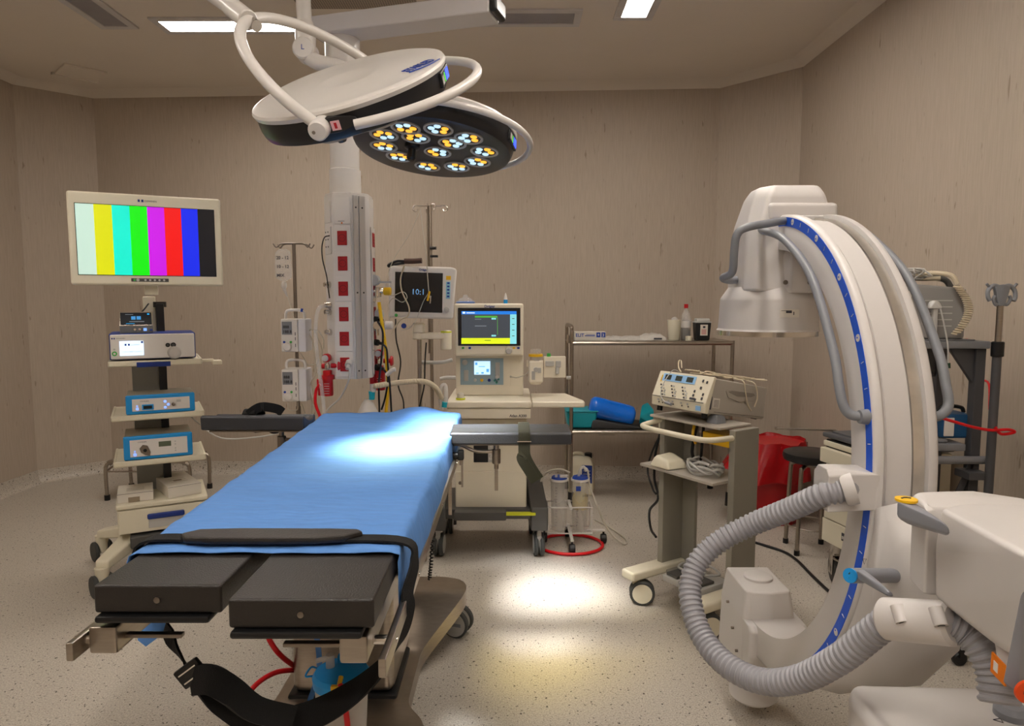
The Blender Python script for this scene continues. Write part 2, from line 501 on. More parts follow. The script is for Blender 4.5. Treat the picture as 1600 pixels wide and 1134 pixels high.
# ---------------------------------------------------------------- surgical lamps
def lamp_head(root, H, top, R0=.315, tp=.6):
    """H['P'] is the centre of the cover rim (top) or of the glass face"""
    n = H['n'].normalized(); e = H['e'].normalized(); e2 = n.cross(e).normalized()
    P = H['P'] if top else H['P'] + n * .085
    M = Matrix((e, e2, n)).transposed().to_4x4(); M.translation = P
    b = B(M)
    pr = [(R0 - .004, -.012), (R0, 0), (R0 - .004, .008), (R0 - .022, .0135), (R0 - .03, .012), (R0 - .1, .014), (.1, .017), (.085, .017), (.06, .010), (.0001, .008)]
    b.lathe(pr, 72)
    cover = b.build('cover', M_WHITE, root, world=True)
    b = B(M); b.lathe([(R0 - .008, -.013), (R0 - .014 * tp, -.05), (R0 - .022 * tp, -.07), (R0 - .032 * tp, -.081), (R0 - .05 * tp, -.085)], 72)
    body = b.build('housing', M_SATIN, root, world=True)
    spots = [(-.076, -.218), (.047, -.23), (.155, -.168), (.21, -.046), (.176, .073), (.085, .152), (-.043, .173), (-.15, .084), (-.195, -.02), (-.173, -.135),
             (-.05, -.135), (.088, -.106), (.019, 0)]
    sg = 1 if not top else -1
    for i, (x, y) in enumerate(spots):
        # mirrored local Y: e2 here equals n x e
        c = M @ Matrix.Translation((x, y, -.085))
        b = B(c); b.lathe([(.056, .001), (.056, -.005), (.049, -.006), (.046, .0)], 28); ring = b.build('lens', M_LGREY, body, world=True)
        b = B(c); b.lathe([(.046, .0005), (.046, -.002)], 24); b.build('reflector', M_SATIN, ring, world=True)
        for k in range(5):
            a = 2 * math.pi * k / 5 + i * .9; r_ = .027
            q = B(c @ Matrix.Translation((r_ * math.cos(a), r_ * math.sin(a), 0)))
            q.lathe([(.0135, -.002), (.012, -.005), (.006, -.007)], 14)
            warm = (k + i) % 5 < (3 if x < 0 else 2)
            q.build('led', glow('led_warm', '#ffb63c', 1.15) if warm else glow('led_cool', '#bfe2f4', 1.0), ring, world=True)
    b = B(M); hx, hy = (-.092, .0)
    hx, hy = -.075, -.055
    b.lathe([(.03, -.08), (.03, -.1), (.016, -.105), (.019, -.14), (.012, -.15)], 20, Matrix.Translation((hx, hy, 0)))
    b.build('sterile_handle', M_BLACK, body, world=True)
    # control panel on the rim
    a = -.35 if top else -.2
    q = B(M @ Matrix.Rotation(a, 4, 'Z') @ face_m((R0 - .008, 0, -.04), (0, 1, 0), (0, 0, 1)))
    q.box((-.06, -.022, -.01), (.06, .022, .002), .003)
    q.m = 1; q.box((.005, -.015, .002), (.05, .015, .003)); q.m = 2; q.box((-.02, -.014, .002), (-.008, .012, .003)); q.m = 3; q.box((-.055, -.014, .002), (-.03, .01, .003))
    q.build('control_panel', [M_BLACK, glow('panel_blue', '#3a55ff', 1.6), glow('panel_green', '#5ad040', .8), M_LGREY], body, world=True)
    return M, cover, body


# lamp one: white top towards the camera
t = thing('surgical_light', 'round surgical lamp nearest the camera, white top cover tilted towards us', 'surgical lamp', H1['P'])
M1, cov, bod = lamp_head(t, H1, True)
Mt = M1 @ Matrix.Translation((.222, -.150, .0150)) @ Matrix.Rotation(R(28), 4, 'Z')
b = B(Mt); b.text('STARLED', .027, Matrix.Diagonal((1, 2.2, 1, 1)), ext=.0006, align='CENTER', bold=True)
b.tube([(-.06, -.012, 0), (0, -.024, 0), (.06, -.012, 0)], .0018, seg=6)
b.build('lettering', M_PBLUE, cov, world=True)
n1 = H1['n'].normalized(); C1 = H1['P'] - n1 * .034
_e = (H1['e'] - n1 * n1.dot(H1['e'])).normalized(); _f = n1.cross(_e)
pv = (_e * math.cos(R(250)) + _f * math.sin(R(250))) * .335
ap = at(388, 32, 2.12)
b = B(); pts = [C1 + pv * math.cos(a) + (ap - C1) * math.sin(a) for a in [math.pi * k / 16 for k in range(17)]]
b.tube(pts, .0165, seg=14, smooth=2); b.build('yoke', M_WHITE, t, world=True)
b = B(); ee = H1['e'].normalized()
ee = _e; pts = [C1 - n1 * .006 + (_e * math.cos(a) + _f * math.sin(a)) * (.338 + .068 * math.sin(a - R(250))) for a in [R(250) + math.pi * (.09 + .80 * k / 14) for k in range(15)]]
b.tube(pts, .0145, seg=12, smooth=2); b.build('handle_ring', M_WHITE, t, world=True)
for s_ in (1, -1):
    p = C1 + pv * s_
    b = B(); b.cyl(p - pv.normalized() * .03 * s_, p + pv.normalized() * .035 * s_, .028, bev=.004, seg=26)
    b.m = 1
    for dx in (-.01, .01): b.cyl(p + pv.normalized() * .035 * s_ + ee * dx, p + pv.normalized() * .037 * s_ + ee * dx, .005, seg=12)
    b.build('pivot', [M_WHITE, M_DSTEEL], t, world=True)
b = B(); p = C1 + pv; tn = (pv.cross(n1)).normalized(); tn = tn if tn.dot(ee) > 0 else -tn
q = p + tn * .1
b.hull([p + n1 * .022, p - n1 * .022, p - pv * .1 + n1 * .022, p - pv * .1 - n1 * .022, p + tn * .06 + n1 * .022, p + tn * .06 - n1 * .022, p + tn * .06 - pv * .14, q + n1 * .012 - pv * .05, q - n1 * .012 - pv * .05, q - pv * .09], .004)
bracket = b.build('bracket', M_SATIN, t, world=True)
b = B(); b.box((-.013, -.013, 0), (.013, .013, .002), 0, face_m(p + tn * .045 + pv * .012, tn, n1)); b.m = 1
b.box((-.004, -.008, .002), (.004, .008, .0026), 0, face_m(p + tn * .045 + pv * .012, tn, n1))
b.build('warning_label', [mat('label_pink', '#e8b8bc', .5), M_RED], bracket, world=True)
b = B(); far = at(300, -38, 2.35)
b.cyl(ap, ap + (far - ap).normalized() * .12, .03, bev=.003); b.cyl(ap + (far - ap).normalized() * .1, far, .026, .036)
b.cyl(far, Vector((far.x, far.y, HC)), .045)
b.build('arm', M_WHITE, t, world=True)
b = B(); dd = (far - ap).normalized(); b.cyl(ap - dd * .012 + Vector((.02, -.0, -.012)), ap + dd * .03 + Vector((.02, 0, -.012)), .017, seg=16)
b.build('clamp', M_CHROME, t, world=True)

# lamp two: lenses towards the camera
t = thing('surgical_light', 'lit surgical lamp with glowing lenses facing down, behind the white topped lamp', 'surgical lamp', H2['P'])
M2, cov, bod = lamp_head(t, H2, False, .335, .7)
n2 = H2['n'].normalized(); e_ = H2['e'].normalized(); f_ = n2.cross(e_).normalized(); C2 = H2['P'] + n2 * .05
b = B(); pts = [C2 - f_ * .35 * math.cos(a) + e_ * .39 * math.sin(a) for a in [math.pi * k / 16 for k in range(17)]]
b.tube(pts, .013, seg=12, smooth=2); b.build('handle_ring', M_WHITE, t, world=True)
ap2 = C2 + n2 * .22 - e_ * .27
b = B(); pts = [C2 - f_ * .335 * math.cos(a) + (ap2 - C2) * math.sin(a) for a in [math.pi * k / 16 for k in range(17)]]
b.tube(pts, .015, seg=12, smooth=2); b.build('yoke', M_WHITE, t, world=True)
for s_ in (1, -1):
    p = C2 - f_ * .335 * s_; b = B(); b.cyl(p + f_ * .03 * s_, p - f_ * .02 * s_, .025, bev=.003); b.build('pivot', M_WHITE, t, world=True)
J = at(478, 80, 2.95)
b = B(); b.cyl(J + Vector((0, 0, .03)), Vector((J.x - .02, J.y, HC)), .03, seg=24); b.lathe([(.03, .12), (.04, .09), (.042, .06), (.04, 0), (.03, -.01)], 24, Matrix.Translation(J))
b.build('drop_tube', M_WHITE, t, world=True)
b = B(); b.cyl(J + Vector((0, -.045, -.0)), J + Vector((0, .045, 0)), .045, seg=28, bev=.006)
b.tube([J + Vector((0, 0, -.005)), J + Vector((.05, -.02, -.05)), (J + ap2) / 2 + Vector((0, 0, .0)), ap2], lambda u: .036 - .014 * u, seg=16)
b.m = 1; b.text('L', .03, face_m(J + Vector((-.008, -.0455, -.008)), (1, 0, 0), (0, 0, 1)))
b.build('spring_arm', [M_WHITE, M_PBLUE], t, world=True)

# ---------------------------------------------------------------- ceiling pendant
PY = 3.42
pc = at(543, 450, PY); PX = pc.x
zt = at(543, 304, PY - .1).z; zb = at(545, 592, PY - .1).z
t = thing('service_pendant', 'white ceiling service pendant with red power sockets hanging over the table head', 'medical pendant', (PX, PY, zb))
b = B()
bl = at(497, 56, 3.42); br = at(772, 14, 3.165)
zb0, zb1 = 2.752, 2.835
dx = Vector((br.x - bl.x, br.y - bl.y, 0)).normalized(); Lb = Vector((br.x - bl.x, br.y - bl.y, 0)).length
Mb = face_m((bl.x, bl.y, 0), dx, (0, 0, 1))
b = B(Mb); b.box((0, zb0, -.075), (Lb, zb1, .075), .008, seg=3); b.build('boom_arm', mat('boom_grey', '#cfcdd0', .4, var=.01), t, world=True)
b = B(Mb); b.box((Lb, zb0 + .003, -.072), (Lb + .035, zb1 - .003, .072), .014, seg=3); b.build('end_cap', M_SATIN, t, world=True)
b = B(Mb); b.box((-.008, zb0 + .006, -.07), (.002, zb1 - .006, .07), .003); b.build('end_cap', M_SATIN, t, world=True)
b = B(); b.cyl(Vector((br.x - .1, br.y, zb1)), Vector((br.x - .1, br.y, HC)), .07); b.build('ceiling_mount', M_WHITE, t, world=True)
b = B(); b.lathe([(.083, zb0 + .002), (.083, 2.60), (.078, 2.595), (.078, 2.45), (.070, 2.44), (.070, 2.14), (.076, 2.135), (.076, zt + .001)], 36, Matrix.Translation((PX, PY, 0)))
b.build('column', M_WHITE, t, world=True)
Mp = Matrix.Translation((PX + .012, PY, 0)) @ Matrix.Rotation(R(0), 4, 'Z')
sec = [(-.052, -.108), (.042, -.108), (.098, -.062), (.112, -.04), (.112, .06), (.06, .1), (-.06, .1), (-.108, .06), (-.108, -.04)]
b = B(Mp); b.prism(sec, 'z', zb, zt, .003); b.prism([(x * .96, y * .96) for x, y in sec], 'z', zt, zt + .012, .003)
b.build('cabinet', M_WHITE, t, world=True)
M_ALU = mat('aluminium_strip', '#c3c0bc', .35, metal=.6, var=.03)
b = B(Mp)
for k, (f0, f1) in enumerate(((.08, .42), (.5, .92))):
    p0 = Vector((.042, -.108, 0)).lerp(Vector((.098, -.062, 0)), f0); p1 = Vector((.042, -.108, 0)).lerp(Vector((.098, -.062, 0)), f1)
    Mf = face_m(p0, p1 - p0, (0, 0, 1)); w_ = (p1 - p0).length; b.m = 0
    b.box((0, zb + .003, 0), (w_, zt - .003, .006), .002, Mf)
    b.m = 1
    for zz in (zb + .04, zb + .42, zt - .06): b.disc(Mf, w_ / 2, zz, .004, .0075)
b.build('edge_strip', [M_ALU, M_BLACK], t, world=True)


def socket(parent, Mf, zc, name='socket_plate', small=False):
    b = B(Mf); b.box((-.041, zc - .061, 0), (.041, zc + .061, .007), .003)
    pl = b.build(name, M_WHITE, parent, world=True)
    b = B(Mf); b.box((-.023, zc - .034, .006), (.023, zc + .034, .010), .003)
    b.m = 1; b.lathe([(.018, .0095), (.018, .0105), (.016, .0105), (.015, .0105)], 20, Matrix.Translation((0, zc, 0)), cap=False)
    for sx in (-1, 1): b.lathe([(.0025, .0095), (.0025, .0107)], 8, Matrix.Translation((sx * .007, zc, 0)))
    b.build('socket', [M_REDS, mat('socket_shade', '#6d060c', .5)], pl, world=True)


Mf = Mp @ FR(-.005, -.108, 0); Mr = Mp @ face_m((.112, .01, 0), (0, 1, 0), (0, 0, 1))
zs = [at(545, y, PY - .108).z for y in (372, 411.7, 451, 490.7, 529, 569)]
for z in zs: socket(t, Mf, z); socket(t, Mr, z)
b = B(Mf); b.box((-.04, zs[0] + .066, 0), (.04, zt - .012, .006), .003); b.m = 1; b.text('ISOLATION', .006, Matrix.Translation((-.018, zs[0] + .078, .0065))); b.m = 2; b.disc(Matrix.Translation((0, 0, .006)), 0, zs[0] + .071, .004)
b.build('cover_plate', [M_WHITE, M_PRINT, M_ORANGE], t, world=True)
v0 = Vector((-.108, -.04, 0)); v1 = Vector((-.052, -.108, 0)); Ml = Mp @ face_m(v0, v1 - v0, (0, 0, 1)); wl = (v1 - v0).length
b = B(Ml); b.box((.012, zt - .13, 0), (wl - .012, zt - .03, .005), .002); b.box((.012, zt - .28, 0), (wl - .012, zt - .15, .006), .002)
b.m = 1
for k in range(3):
    for sx in (.025, .05): b.disc(Matrix.Translation((0, 0, .006)), sx, zt - .175 - k * .035, .004)
b.build('signal_panel', [M_WHITE, M_BLACK], t, world=True)
for zz in (zs[2] + .02, zs[3] + .01, zs[4] + .03):
    b = B(Ml); b.lathe([(.016, 0), (.016, .012), (.011, .013), (.011, .03)], 18, Matrix.Translation((wl / 2, zz, 0)))
    b.build('gas_outlet', M_CHROME, t, world=True)
# ---------------------------------------------------------------- operating table
ZT = .97
XL, XR = -.785, -.245
t = thing('operating_table', 'steel operating table on a curved castered base with black leg pads, at the centre', 'operating table', (-.52, 2.2, 0))
# base plate: a narrow waist that sweeps up and out over the casters at both ends
xc, yc = -.60, 2.45
b = B(); NYB, NXB = 44, 12; topg = []; botg = []
for j in range(NYB + 1):
    dy = -.56 + 1.12 * j / NYB; ad = abs(dy)
    k = max(0, min(1, (ad - .14) / .28)); k = k * k * (3 - 2 * k); hw = .235 + (.165 if dy > 0 else .085) * k
    if ad > .44: hw = (.28 if dy > 0 else .20) + .12 * math.sqrt(max(0, 1 - ((ad - .44) / .1201) ** 2))
    z = .10 + (.15 if dy > 0 else .055) * k
    topg.append([(xc + hw * (2 * i / NXB - 1), yc + dy, z) for i in range(NXB + 1)])
    botg.append([(xc + hw * (2 * i / NXB - 1), yc + dy, max(.02, z - .065)) for i in range(NXB + 1)])
b.sheet(topg); b.sheet([r[::-1] for r in botg])
rim_t = [r[-1] for r in topg] + topg[-1][-2:0:-1] + [r[0] for r in topg[::-1]] + topg[0][1:-1]
rim_b = [r[-1] for r in botg] + botg[-1][-2:0:-1] + [r[0] for r in botg[::-1]] + botg[0][1:-1]
nr_ = len(rim_t); b.add(rim_t + rim_b, [[i, (i + 1) % nr_, (i + 1) % nr_ + nr_, i + nr_] for i in range(nr_)])
base = b.build('base', M_STEEL, t, world=True, smooth=40)
b = B(); b.box((-.795, 2.295, .09), (-.408, 2.795, .112), .01); b.build('gasket', M_BLACK, base, world=True)
for sx in (1, -1):
    for sy in (1, -1):
        Mx = Matrix.Translation((xc + sx * (.335 if sy > 0 else .25), yc + sy * .52, 0)) @ Matrix.Rotation(R(70 if sy > 0 else 10) * sx, 4, 'Z') @ Matrix.Translation((0, -.02, 0))
        p = B(Mx); p.cyl((0, 0, .06), (0, 0, .2 if sy > 0 else .12), .02); p.box((-.012, -.02, .05), (.012, .02, .15), .004); cp = p.build('caster', M_LGREY, t, world=True)
        for s_ in (-1, 1):
            q = B(Mx); q.cyl((s_ * .028 - .014, 0, .064), (s_ * .028 + .014, 0, .064), .064, bev=.005, seg=32); q.m = 1
            q.cyl((s_ * .028 - .016, 0, .064), (s_ * .028 + .016, 0, .064), .055, seg=32); q.m = 2
            q.box((s_ * .0445 - .001, -.035, .056), (s_ * .0445 + .001, .015, .072), .004)
            q.build('wheel', [M_RUBB, M_LGREY, M_GREY], cp, world=True)
b = B(); b.box((-.783, 2.31, .105), (-.42, 2.78, .52), .035, seg=4); b.box((-.75, 2.34, .50), (-.45, 2.74, .68), .02); b.box((-.71, 2.37, .66), (-.48, 2.70, .84), .015)
b.build('column', M_STEEL, t, world=True, smooth=50)
# frame: head section slab, side rails and leg clamps
b = B(); b.box((XL + .03, 1.62, .845), (XR - .03, 3.16, .885), .008); b.build('frame', M_DSTEEL, t, world=True)
b = B(); b.box((XL + .01, 1.75, .885), (XR - .01, 3.16, ZT - .006), .03, seg=4); b.build('mattress', M_VINYL, t, world=True)
for sx, x0 in ((-1, XL - .028), (1, XR + .012)):
    yr = 1.19 if sx < 0 else 1.135
    b = B(); b.box((x0, yr, .845), (x0 + .014, 3.15, .88), .003)
    rail = b.build('side_rail', M_STEEL, t, world=True)
    for yy in (1.24, 1.55, 2.1, 2.65, 3.05):
        b = B(); xi = XL + .02 if sx < 0 else XR - .02
        b.cyl((x0 + .007, yy, .862), (xi, yy, .862), .009, seg=12)
        b.cyl((x0 + (.0 if sx < 0 else .014), yy, .862), (x0 + (-.003 if sx < 0 else .017), yy, .862), .006, seg=10)
        b.build('rail_stud', M_CHROME, rail, world=True)
    xa, xb = (XL - .008, XL + .045) if sx < 0 else (XR - .07, XR - .018)
    yb0 = 1.225 if sx < 0 else 1.19
    b = B(); b.box((xa, yb0, .84), (xb, 1.66, .893), .006); b.build('leg_support', M_STEEL, t, world=True)
    b = B(); b.box((xa + .01 if sx < 0 else xb - .165, yb0 + .03, .856), (xa + .16 if sx < 0 else xb - .02, yb0 + .045, .864), .002); b.build('cross_bar', M_DSTEEL, t, world=True)
for (x0, x1, ya, yb, rz) in ((XL - .0, -.545, 1.235, 1.92, 0), (-.508, XR - .002, 1.175, 1.92, 0)):
    b = B(); b.box((x0, ya, .915), (x1, yb, ZT), .006, seg=3)
    p = b.build('leg_pad', M_VINYL, t, world=True)
    b = B(); b.lathe([(.006, 0), (.006, .003), (.002, .004)], 14, FR((x0 + x1) / 2, ya, .942)); b.build('press_stud', M_DSTEEL, p, world=True)
    b = B(); b.box((x0 + .005, ya - .012, .9), (x1 - .02, yb, .914), .006); b.build('leg_tray', M_BLACK, t, world=True)

# blue sheet
def sheet_z(u, y):
    base_ = ZT + .004
    if y > 2.95: base_ += .03 * min(1, (y - 2.95) / .12) * math.exp(-((u - .3) / .35) ** 2)
    return base_
G = []; NX, NY = 46, 60
rnd = random.Random(3)
for j in range(NY + 1):
    v = j / NY; y = 1.385 + (3.17 - 1.385) * v
    row = []
    drop = .115 - .02 * math.sin(v * 5) + .012 * math.sin(v * 23) - (.035 if v > .9 else 0)
    win = min(1, max(0, (v - .07) / .06)) * min(1, max(0, (.66 - v) / .2))
    drop += .02 * win
    if v < .12: drop += (.12 - v) * .6
    dropl = .12
    hw = (XR - XL) / 2 + .012
    tot = 2 * hw + drop + dropl
    for i in range(NX + 1):
        s_ = -dropl + tot * i / NX - 0  # arc length from left edge of top
        x = s_
        wav = .0035 * math.sin(x * 23 + y * 9) * math.sin(y * 17 + x * 5) + .002 * math.sin(y * 41 + x * 31)
        if s_ < 0:
            X = XL - .012 - .085 * v - .010 * math.sin(min(1, -s_ / .03) * 1.57); Z = ZT + .004 + s_
        elif s_ > 2 * hw:
            q = s_ - 2 * hw
            X = XR + .003 + .004 * math.sin(min(1, q / .03) * 1.57) + .01 * q + .012 * win * min(1, q / .05) + .04 * win * max(0, q - .05) * (.5 + .5 * math.sin(v * 9 + 1)) ; Z = ZT + .002 - q * .97
            X += .002 * math.sin(y * 22) * min(1, q * 12)
        else:
            X = XL - .012 + s_ - .085 * v * (1 - s_ / (2 * hw)); Z = sheet_z((X - XL) / (XR - XL) * 2 - 1, y) + abs(wav)
            e_dge = min(s_, 2 * hw - s_)
            if e_dge < .02: Z -= (.02 - e_dge) ** 2 * 12
        yy = y
        if v == 1 or v > .97: pass
        row.append((X, yy, Z))
    G.append(row)
# head end falls over the mattress
for k in range(1, 5):
    G.append([(x, 3.17 + .012 * min(k, 2), z - .035 * k) for x, y, z in G[NY]])
M_SHEET = mat('blue_sheet', '#5688ca', .75, var=.05, scale=14, bump=.35, bscale=26, stretch=(.5, 2.2, 1))
b = B(); b.sheet(G)
o = tag(b.build('surgical_drape', M_SHEET, smooth=80), 'light blue disposable sheet spread over the operating table', 'drape')
md = o.modifiers.new('thick', 'SOLIDIFY'); md.thickness = .0015; md.offset = 1
# loose ends of the sheet below the left leg pad
b = B()
b.hull([at(218, 960, 1.5), at(266, 960, 1.5), at(262, 985, 1.48), at(228, 1010, 1.46), at(215, 1000, 1.46), at(218, 962, 1.503), at(264, 962, 1.503), at(228, 1008, 1.463)])
tag(b.build('loose_sheet_end', M_SHEET), 'blue corner of the sheet hanging below the left leg pad', 'drape')
b = B()
b.strap([at(492, 980, 2.2), at(497, 1010, 2.2), at(499, 1040, 2.2), at(494, 1065, 2.2), at(484, 1095, 2.2)], .018, .003, (0, 1, .1))
tag(b.build('loose_sheet_end', M_SHEET), 'narrow blue strip of sheet hanging before the steel column', 'drape')

# black safety strap around the leg section
t = thing('safety_strap', 'black body strap with padded sleeve across the blue sheet and looping below the table', 'strap', (-.52, 1.45, ZT))
b = B()
yst = 1.445
zz = ZT + .010
pts = [(-.815, 1.47, .80), (XL - .035, yst + .01, .90), (XL - .014, yst, zz), (-.65, yst, zz + .006), (-.4, yst, zz + .006), (XR + .010, yst, zz), (XR + .034, yst - .01, .94), at(637, 925, 1.385), at(638, 955, 1.375), at(624, 1002, 1.37), at(592, 1046, 1.36), at(545, 1086, 1.36), at(485, 1118, 1.36), at(415, 1132, 1.37), at(352, 1102, 1.38), at(308, 1062, 1.38), at(280, 1020, 1.40), at(258, 982, 1.44)]
b.strap(pts, .045, .004, (0, .35, 1), smooth=8) if False else None
# the strap width runs along Y across the top and turns as it hangs
P = [Vector(p) for p in pts]
def strap_free(b, P, ws, w, th, k=6):
    S = spline([Vector(p) for p in P], k); Wv = spline([Vector(x) for x in ws], k)
    vs = []; fs = []; n = len(S)
    for i in range(n):
        tn = (S[min(i + 1, n - 1)] - S[max(i - 1, 0)]).normalized()
        wv = Wv[i]; ww = w(i / (n - 1)) if callable(w) else w
        wv = (wv - tn * wv.dot(tn)).normalized(); nn = tn.cross(wv)
        for a_, c_ in ((-1, -1), (1, -1), (1, 1), (-1, 1)): vs.append(S[i] + wv * (a_ * ww / 2) + nn * (c_ * th / 2))
    for i in range(n - 1):
        for q in range(4):
            fs.append([i * 4 + q, i * 4 + (q + 1) % 4, (i + 1) * 4 + (q + 1) % 4, (i + 1) * 4 + q])
    fs.append([0, 1, 2, 3]); fs.append([(n - 1) * 4 + q for q in (3, 2, 1, 0)])
    b.add(vs, fs)
Y_ = (0, 1, 0)
W = [(0, 1, 0), (0, 1, 0), Y_, Y_, Y_, Y_, (.2, 1, 0), (.35, .9, .1), (.45, .8, .2), (.5, .7, .5), (.3, .6, .7), (.2, .6, .8), (.0, .6, .8), (-.2, .5, .8), (-.4, .4, .8), (-.5, .4, .6), (-.6, .5, .3), (-.6, .5, .3)]
strap_free(b, pts, W, lambda u: .038 + .022 * math.exp(-((u - .72) / .12) ** 2), .005)
b.build('webbing', M_WEB, t, world=True)
b = B(); b.prism([(-.70, -.028), (-.72, 0), (-.69, .03), (-.60, .036), (-.40, .034), (-.34, .03), (-.325, .012), (-.36, -.02), (-.42, -.032), (-.55, -.034), (-.64, -.034)], 'z', 0, .016, .006, M=Matrix.Translation((0, yst - .002, ZT + .013)))
b.build('pad_sleeve', M_VINYL, t, world=True)
b = B(); bc = at(298, 1052, 1.355); bx = (at(312, 1068, 1.355) - at(284, 1034, 1.355)).normalized(); bu = (at(312, 1040, 1.355) - at(284, 1064, 1.355)); bu = (bu - bx * bu.dot(bx)).normalized()
Mk = face_m(bc, bx, bu)
b.box((-.022, -.03, -.008), (.022, .03, .004), .004, Mk); b.m = 1
for xx in (-.010, .010): b.box((xx - .0014, -.022, .004), (xx + .0014, .022, .0055), 0, Mk)
b.build('buckle', [M_BLACK, M_CHROME], t, world=True)
b = B()
strap_free(b, [at(300, 1062, 1.36), at(330, 1062, 1.33), at(362, 1080, 1.32), at(400, 1108, 1.32), at(460, 1122, 1.33)], [(-.5, .4, .8), (-.4, .5, .8), (-.3, .6, .8), (-.1, .6, .8), (0, .6, .8)], lambda u: .06 - .015 * u, .012)
b.build('folded_tail', M_WEB, t, world=True)


# arm boards
def armboard(label, P0, P1, wdt, tfun, strap_u, flip=False):
    P0 = Vector(P0); P1 = Vector(P1); d = (P1 - P0).normalized(); L = (P1 - P0).length
    t = thing('arm_board', label, 'arm board', P0, math.atan2(d.y, d.x))
    prof = tfun
    b = B(); b.prism(prof, 'x', 0, L, .008, seg=3); b.build('pad', M_PADG, t)
    b = B(); b.box((.02, -wdt * .35, -.058), (L * .95, wdt * .35, -.051), .002); b.build('board_plate', M_DSTEEL, t)
    return t, L


tl, L = armboard('dark padded arm board with raised edge left of the table head, strap wrapped round', (XL - .092, 2.93, ZT + .030), at(327, 657, 2.93), .16,
                 [(-.085, -.045), (.085, -.045), (.09, .012), (.075, .02), (.045, .002), (.0, -.012), (-.055, -.012), (-.07, .0), (-.085, -.004)], .5)
b = B(); xs = L * .56
ring = [(xs, .06, .02), (xs, .03, .035), (xs + .005, -.05, .022), (xs + .01, -.098, .004), (xs + .012, -.096, -.045), (xs + .01, -.05, -.068), (xs - .03, 0, -.066)]
strap_free(b, ring, [(1, 0, 0)] * 7, .05, .006)
strap_free(b, [(xs, .06, .02), (xs - .04, .02, .045), (xs - .09, -.03, .03), (xs - .11, -.05, .01)], [(1, 1, 0)] * 4, .04, .005)
strap_free(b, [(xs - .01, -.09, -.05), (xs - .06, -.07, -.075), (xs - .10, -.05, -.07)], [(0, 1, -.3)] * 3, .04, .005)
b.build('strap', M_WEB, tl)
b = B(); px_ = L * .31
b.cyl((px_, -.03, -.05), (px_, -.03, -.09), .011); b.cyl((px_, -.03, -.09), (px_, -.03, -.155), .02, seg=8, bev=.003); b.cyl((px_, -.03, -.155), (px_, -.03, -.185), .01)
b.cyl((px_, -.03, -.105), (.0, -.03, -.105), .006)
b.build('clamp', M_DSTEEL, tl)
tr, L = armboard('dark grey padded arm board with olive strap, before the anaesthesia machine', (XR - .0, 2.72, ZT + .018), (.235, 2.72, ZT + .022), .17,
                 [(-.085, -.05), (.085, -.05), (.085, .0), (.07, .006), (.0, .0), (-.07, .0), (-.085, -.004)], .5)
M_OLIVE = mat('olive_webbing', '#26261a', .8, bump=.2, bscale=400)
b = B(); xs = L * .61
strap_free(b, [(xs, .09, -.03), (xs, .088, .0), (xs, .06, .012), (xs, -.02, .008), (xs, -.082, .004), (xs, -.092, -.01), (xs, -.092, -.05), (xs + .002, -.095, -.09), (xs + .02, -.095, -.13), (xs + .055, -.1, -.185)], [(1, 0, 0)] * 8 + [(1, 0, .25), (1, 0, .5)], .046, .004)
strap_free(b, [(xs, -.1, -.085), (xs - .01, -.102, -.1), (xs + .02, -.105, -.15), (xs + .045, -.105, -.19)], [(1, 0, .3)] * 4, .04, .004)
b.build('strap', M_OLIVE, tr)
b = B(); b.box((xs - .028, -.098, -.036), (xs + .028, -.094, -.032), .001, ); b.build('strap_ring', M_CHROME, tr)
b = B(); px_ = L * .38
b.cyl((px_, -.04, -.05), (px_, -.04, -.075), .011); b.cyl((px_, -.04, -.075), (px_, -.04, -.135), .017, seg=24, bev=.003); b.cyl((px_, -.04, -.135), (px_, -.04, -.155), .009)
b.box((px_ - .007, -.044, -.245), (px_ + .007, -.036, -.155), .002)
b.tube([(px_, -.04, -.085), (px_ - .08, -.04, -.085), (px_ - .14, -.03, -.062), (0, -.03, -.058)], .007)
b.box((.035, -.05, -.14), (.05, -.03, -.085), .003); b.box((.042, -.046, -.23), (.05, -.04, -.13), .001)
b.build('clamp', M_STEEL, tr)
b = B(); b.cyl((.0, -.06, -.098), (.05, -.06, -.098), .014); b.box((.03, -.075, -.115), (.055, -.045, -.075), .006); b.build('clamp_knob', M_BLACK, tr)
b = B(); b.box((-.006, -.09, -.33), (.008, -.082, -.09), .001); b.build('drop_bar', M_STEEL, tr)

b = B(); pts = [at(680, 800, 2.55), at(677, 830, 2.55), at(675, 860, 2.56), at(673, 885, 2.6), at(671, 905, 2.66)]
S_ = resample(spline(pts, 8), .004); hel = [p + Vector((.006 * math.cos(k * 1.3), .006 * math.sin(k * 1.3), 0)) for k, p in enumerate(S_)]
b.tube(hel, .0035, seg=6, smooth=0)
tag(b.build('coiled_control_cable', M_BLACK), 'black coiled cable hanging from the right table rail down to the base', 'cable')

# suction canister standing on the base
cx, cy = -.505, 1.93; zc0 = .15
t = thing('suction_canister', 'clear suction canister with bright blue lid and red tube, under the table foot', 'suction canister', (cx, cy, zc0))
b = B(); b.lathe([(.06, 0), (.066, .004), (.078, .235), (.078, .24)], 40); b.build('jar', M_CLEARM, t)
b = B(); b.lathe([(.082, .225), (.084, .25), (.076, .262), (.03, .268), (.0001, .268)], 40); b.box((-.02, .03, .262), (.02, .05, .29), .004); b.tube([(-.08, -.01, .25), (-.1, -.02, .255), (-.095, .02, .26), (-.078, .03, .25)], .003)
b.build('lid', M_BLUEP, t)
b = B(); b.cyl((-.035, .01, .265), (-.035, .01, .305), .013, seg=14); b.cyl((-.035, .01, .298), (-.075, .0, .29), .007, seg=10); b.build('port', M_CLEARM, t)
b = B(); b.box((-.01, -.086, .245), (.045, -.07, .262), .003); b.cyl((.012, -.05, .27), (.012, -.08, .255), .007); b.build('connector', M_YEL, t)
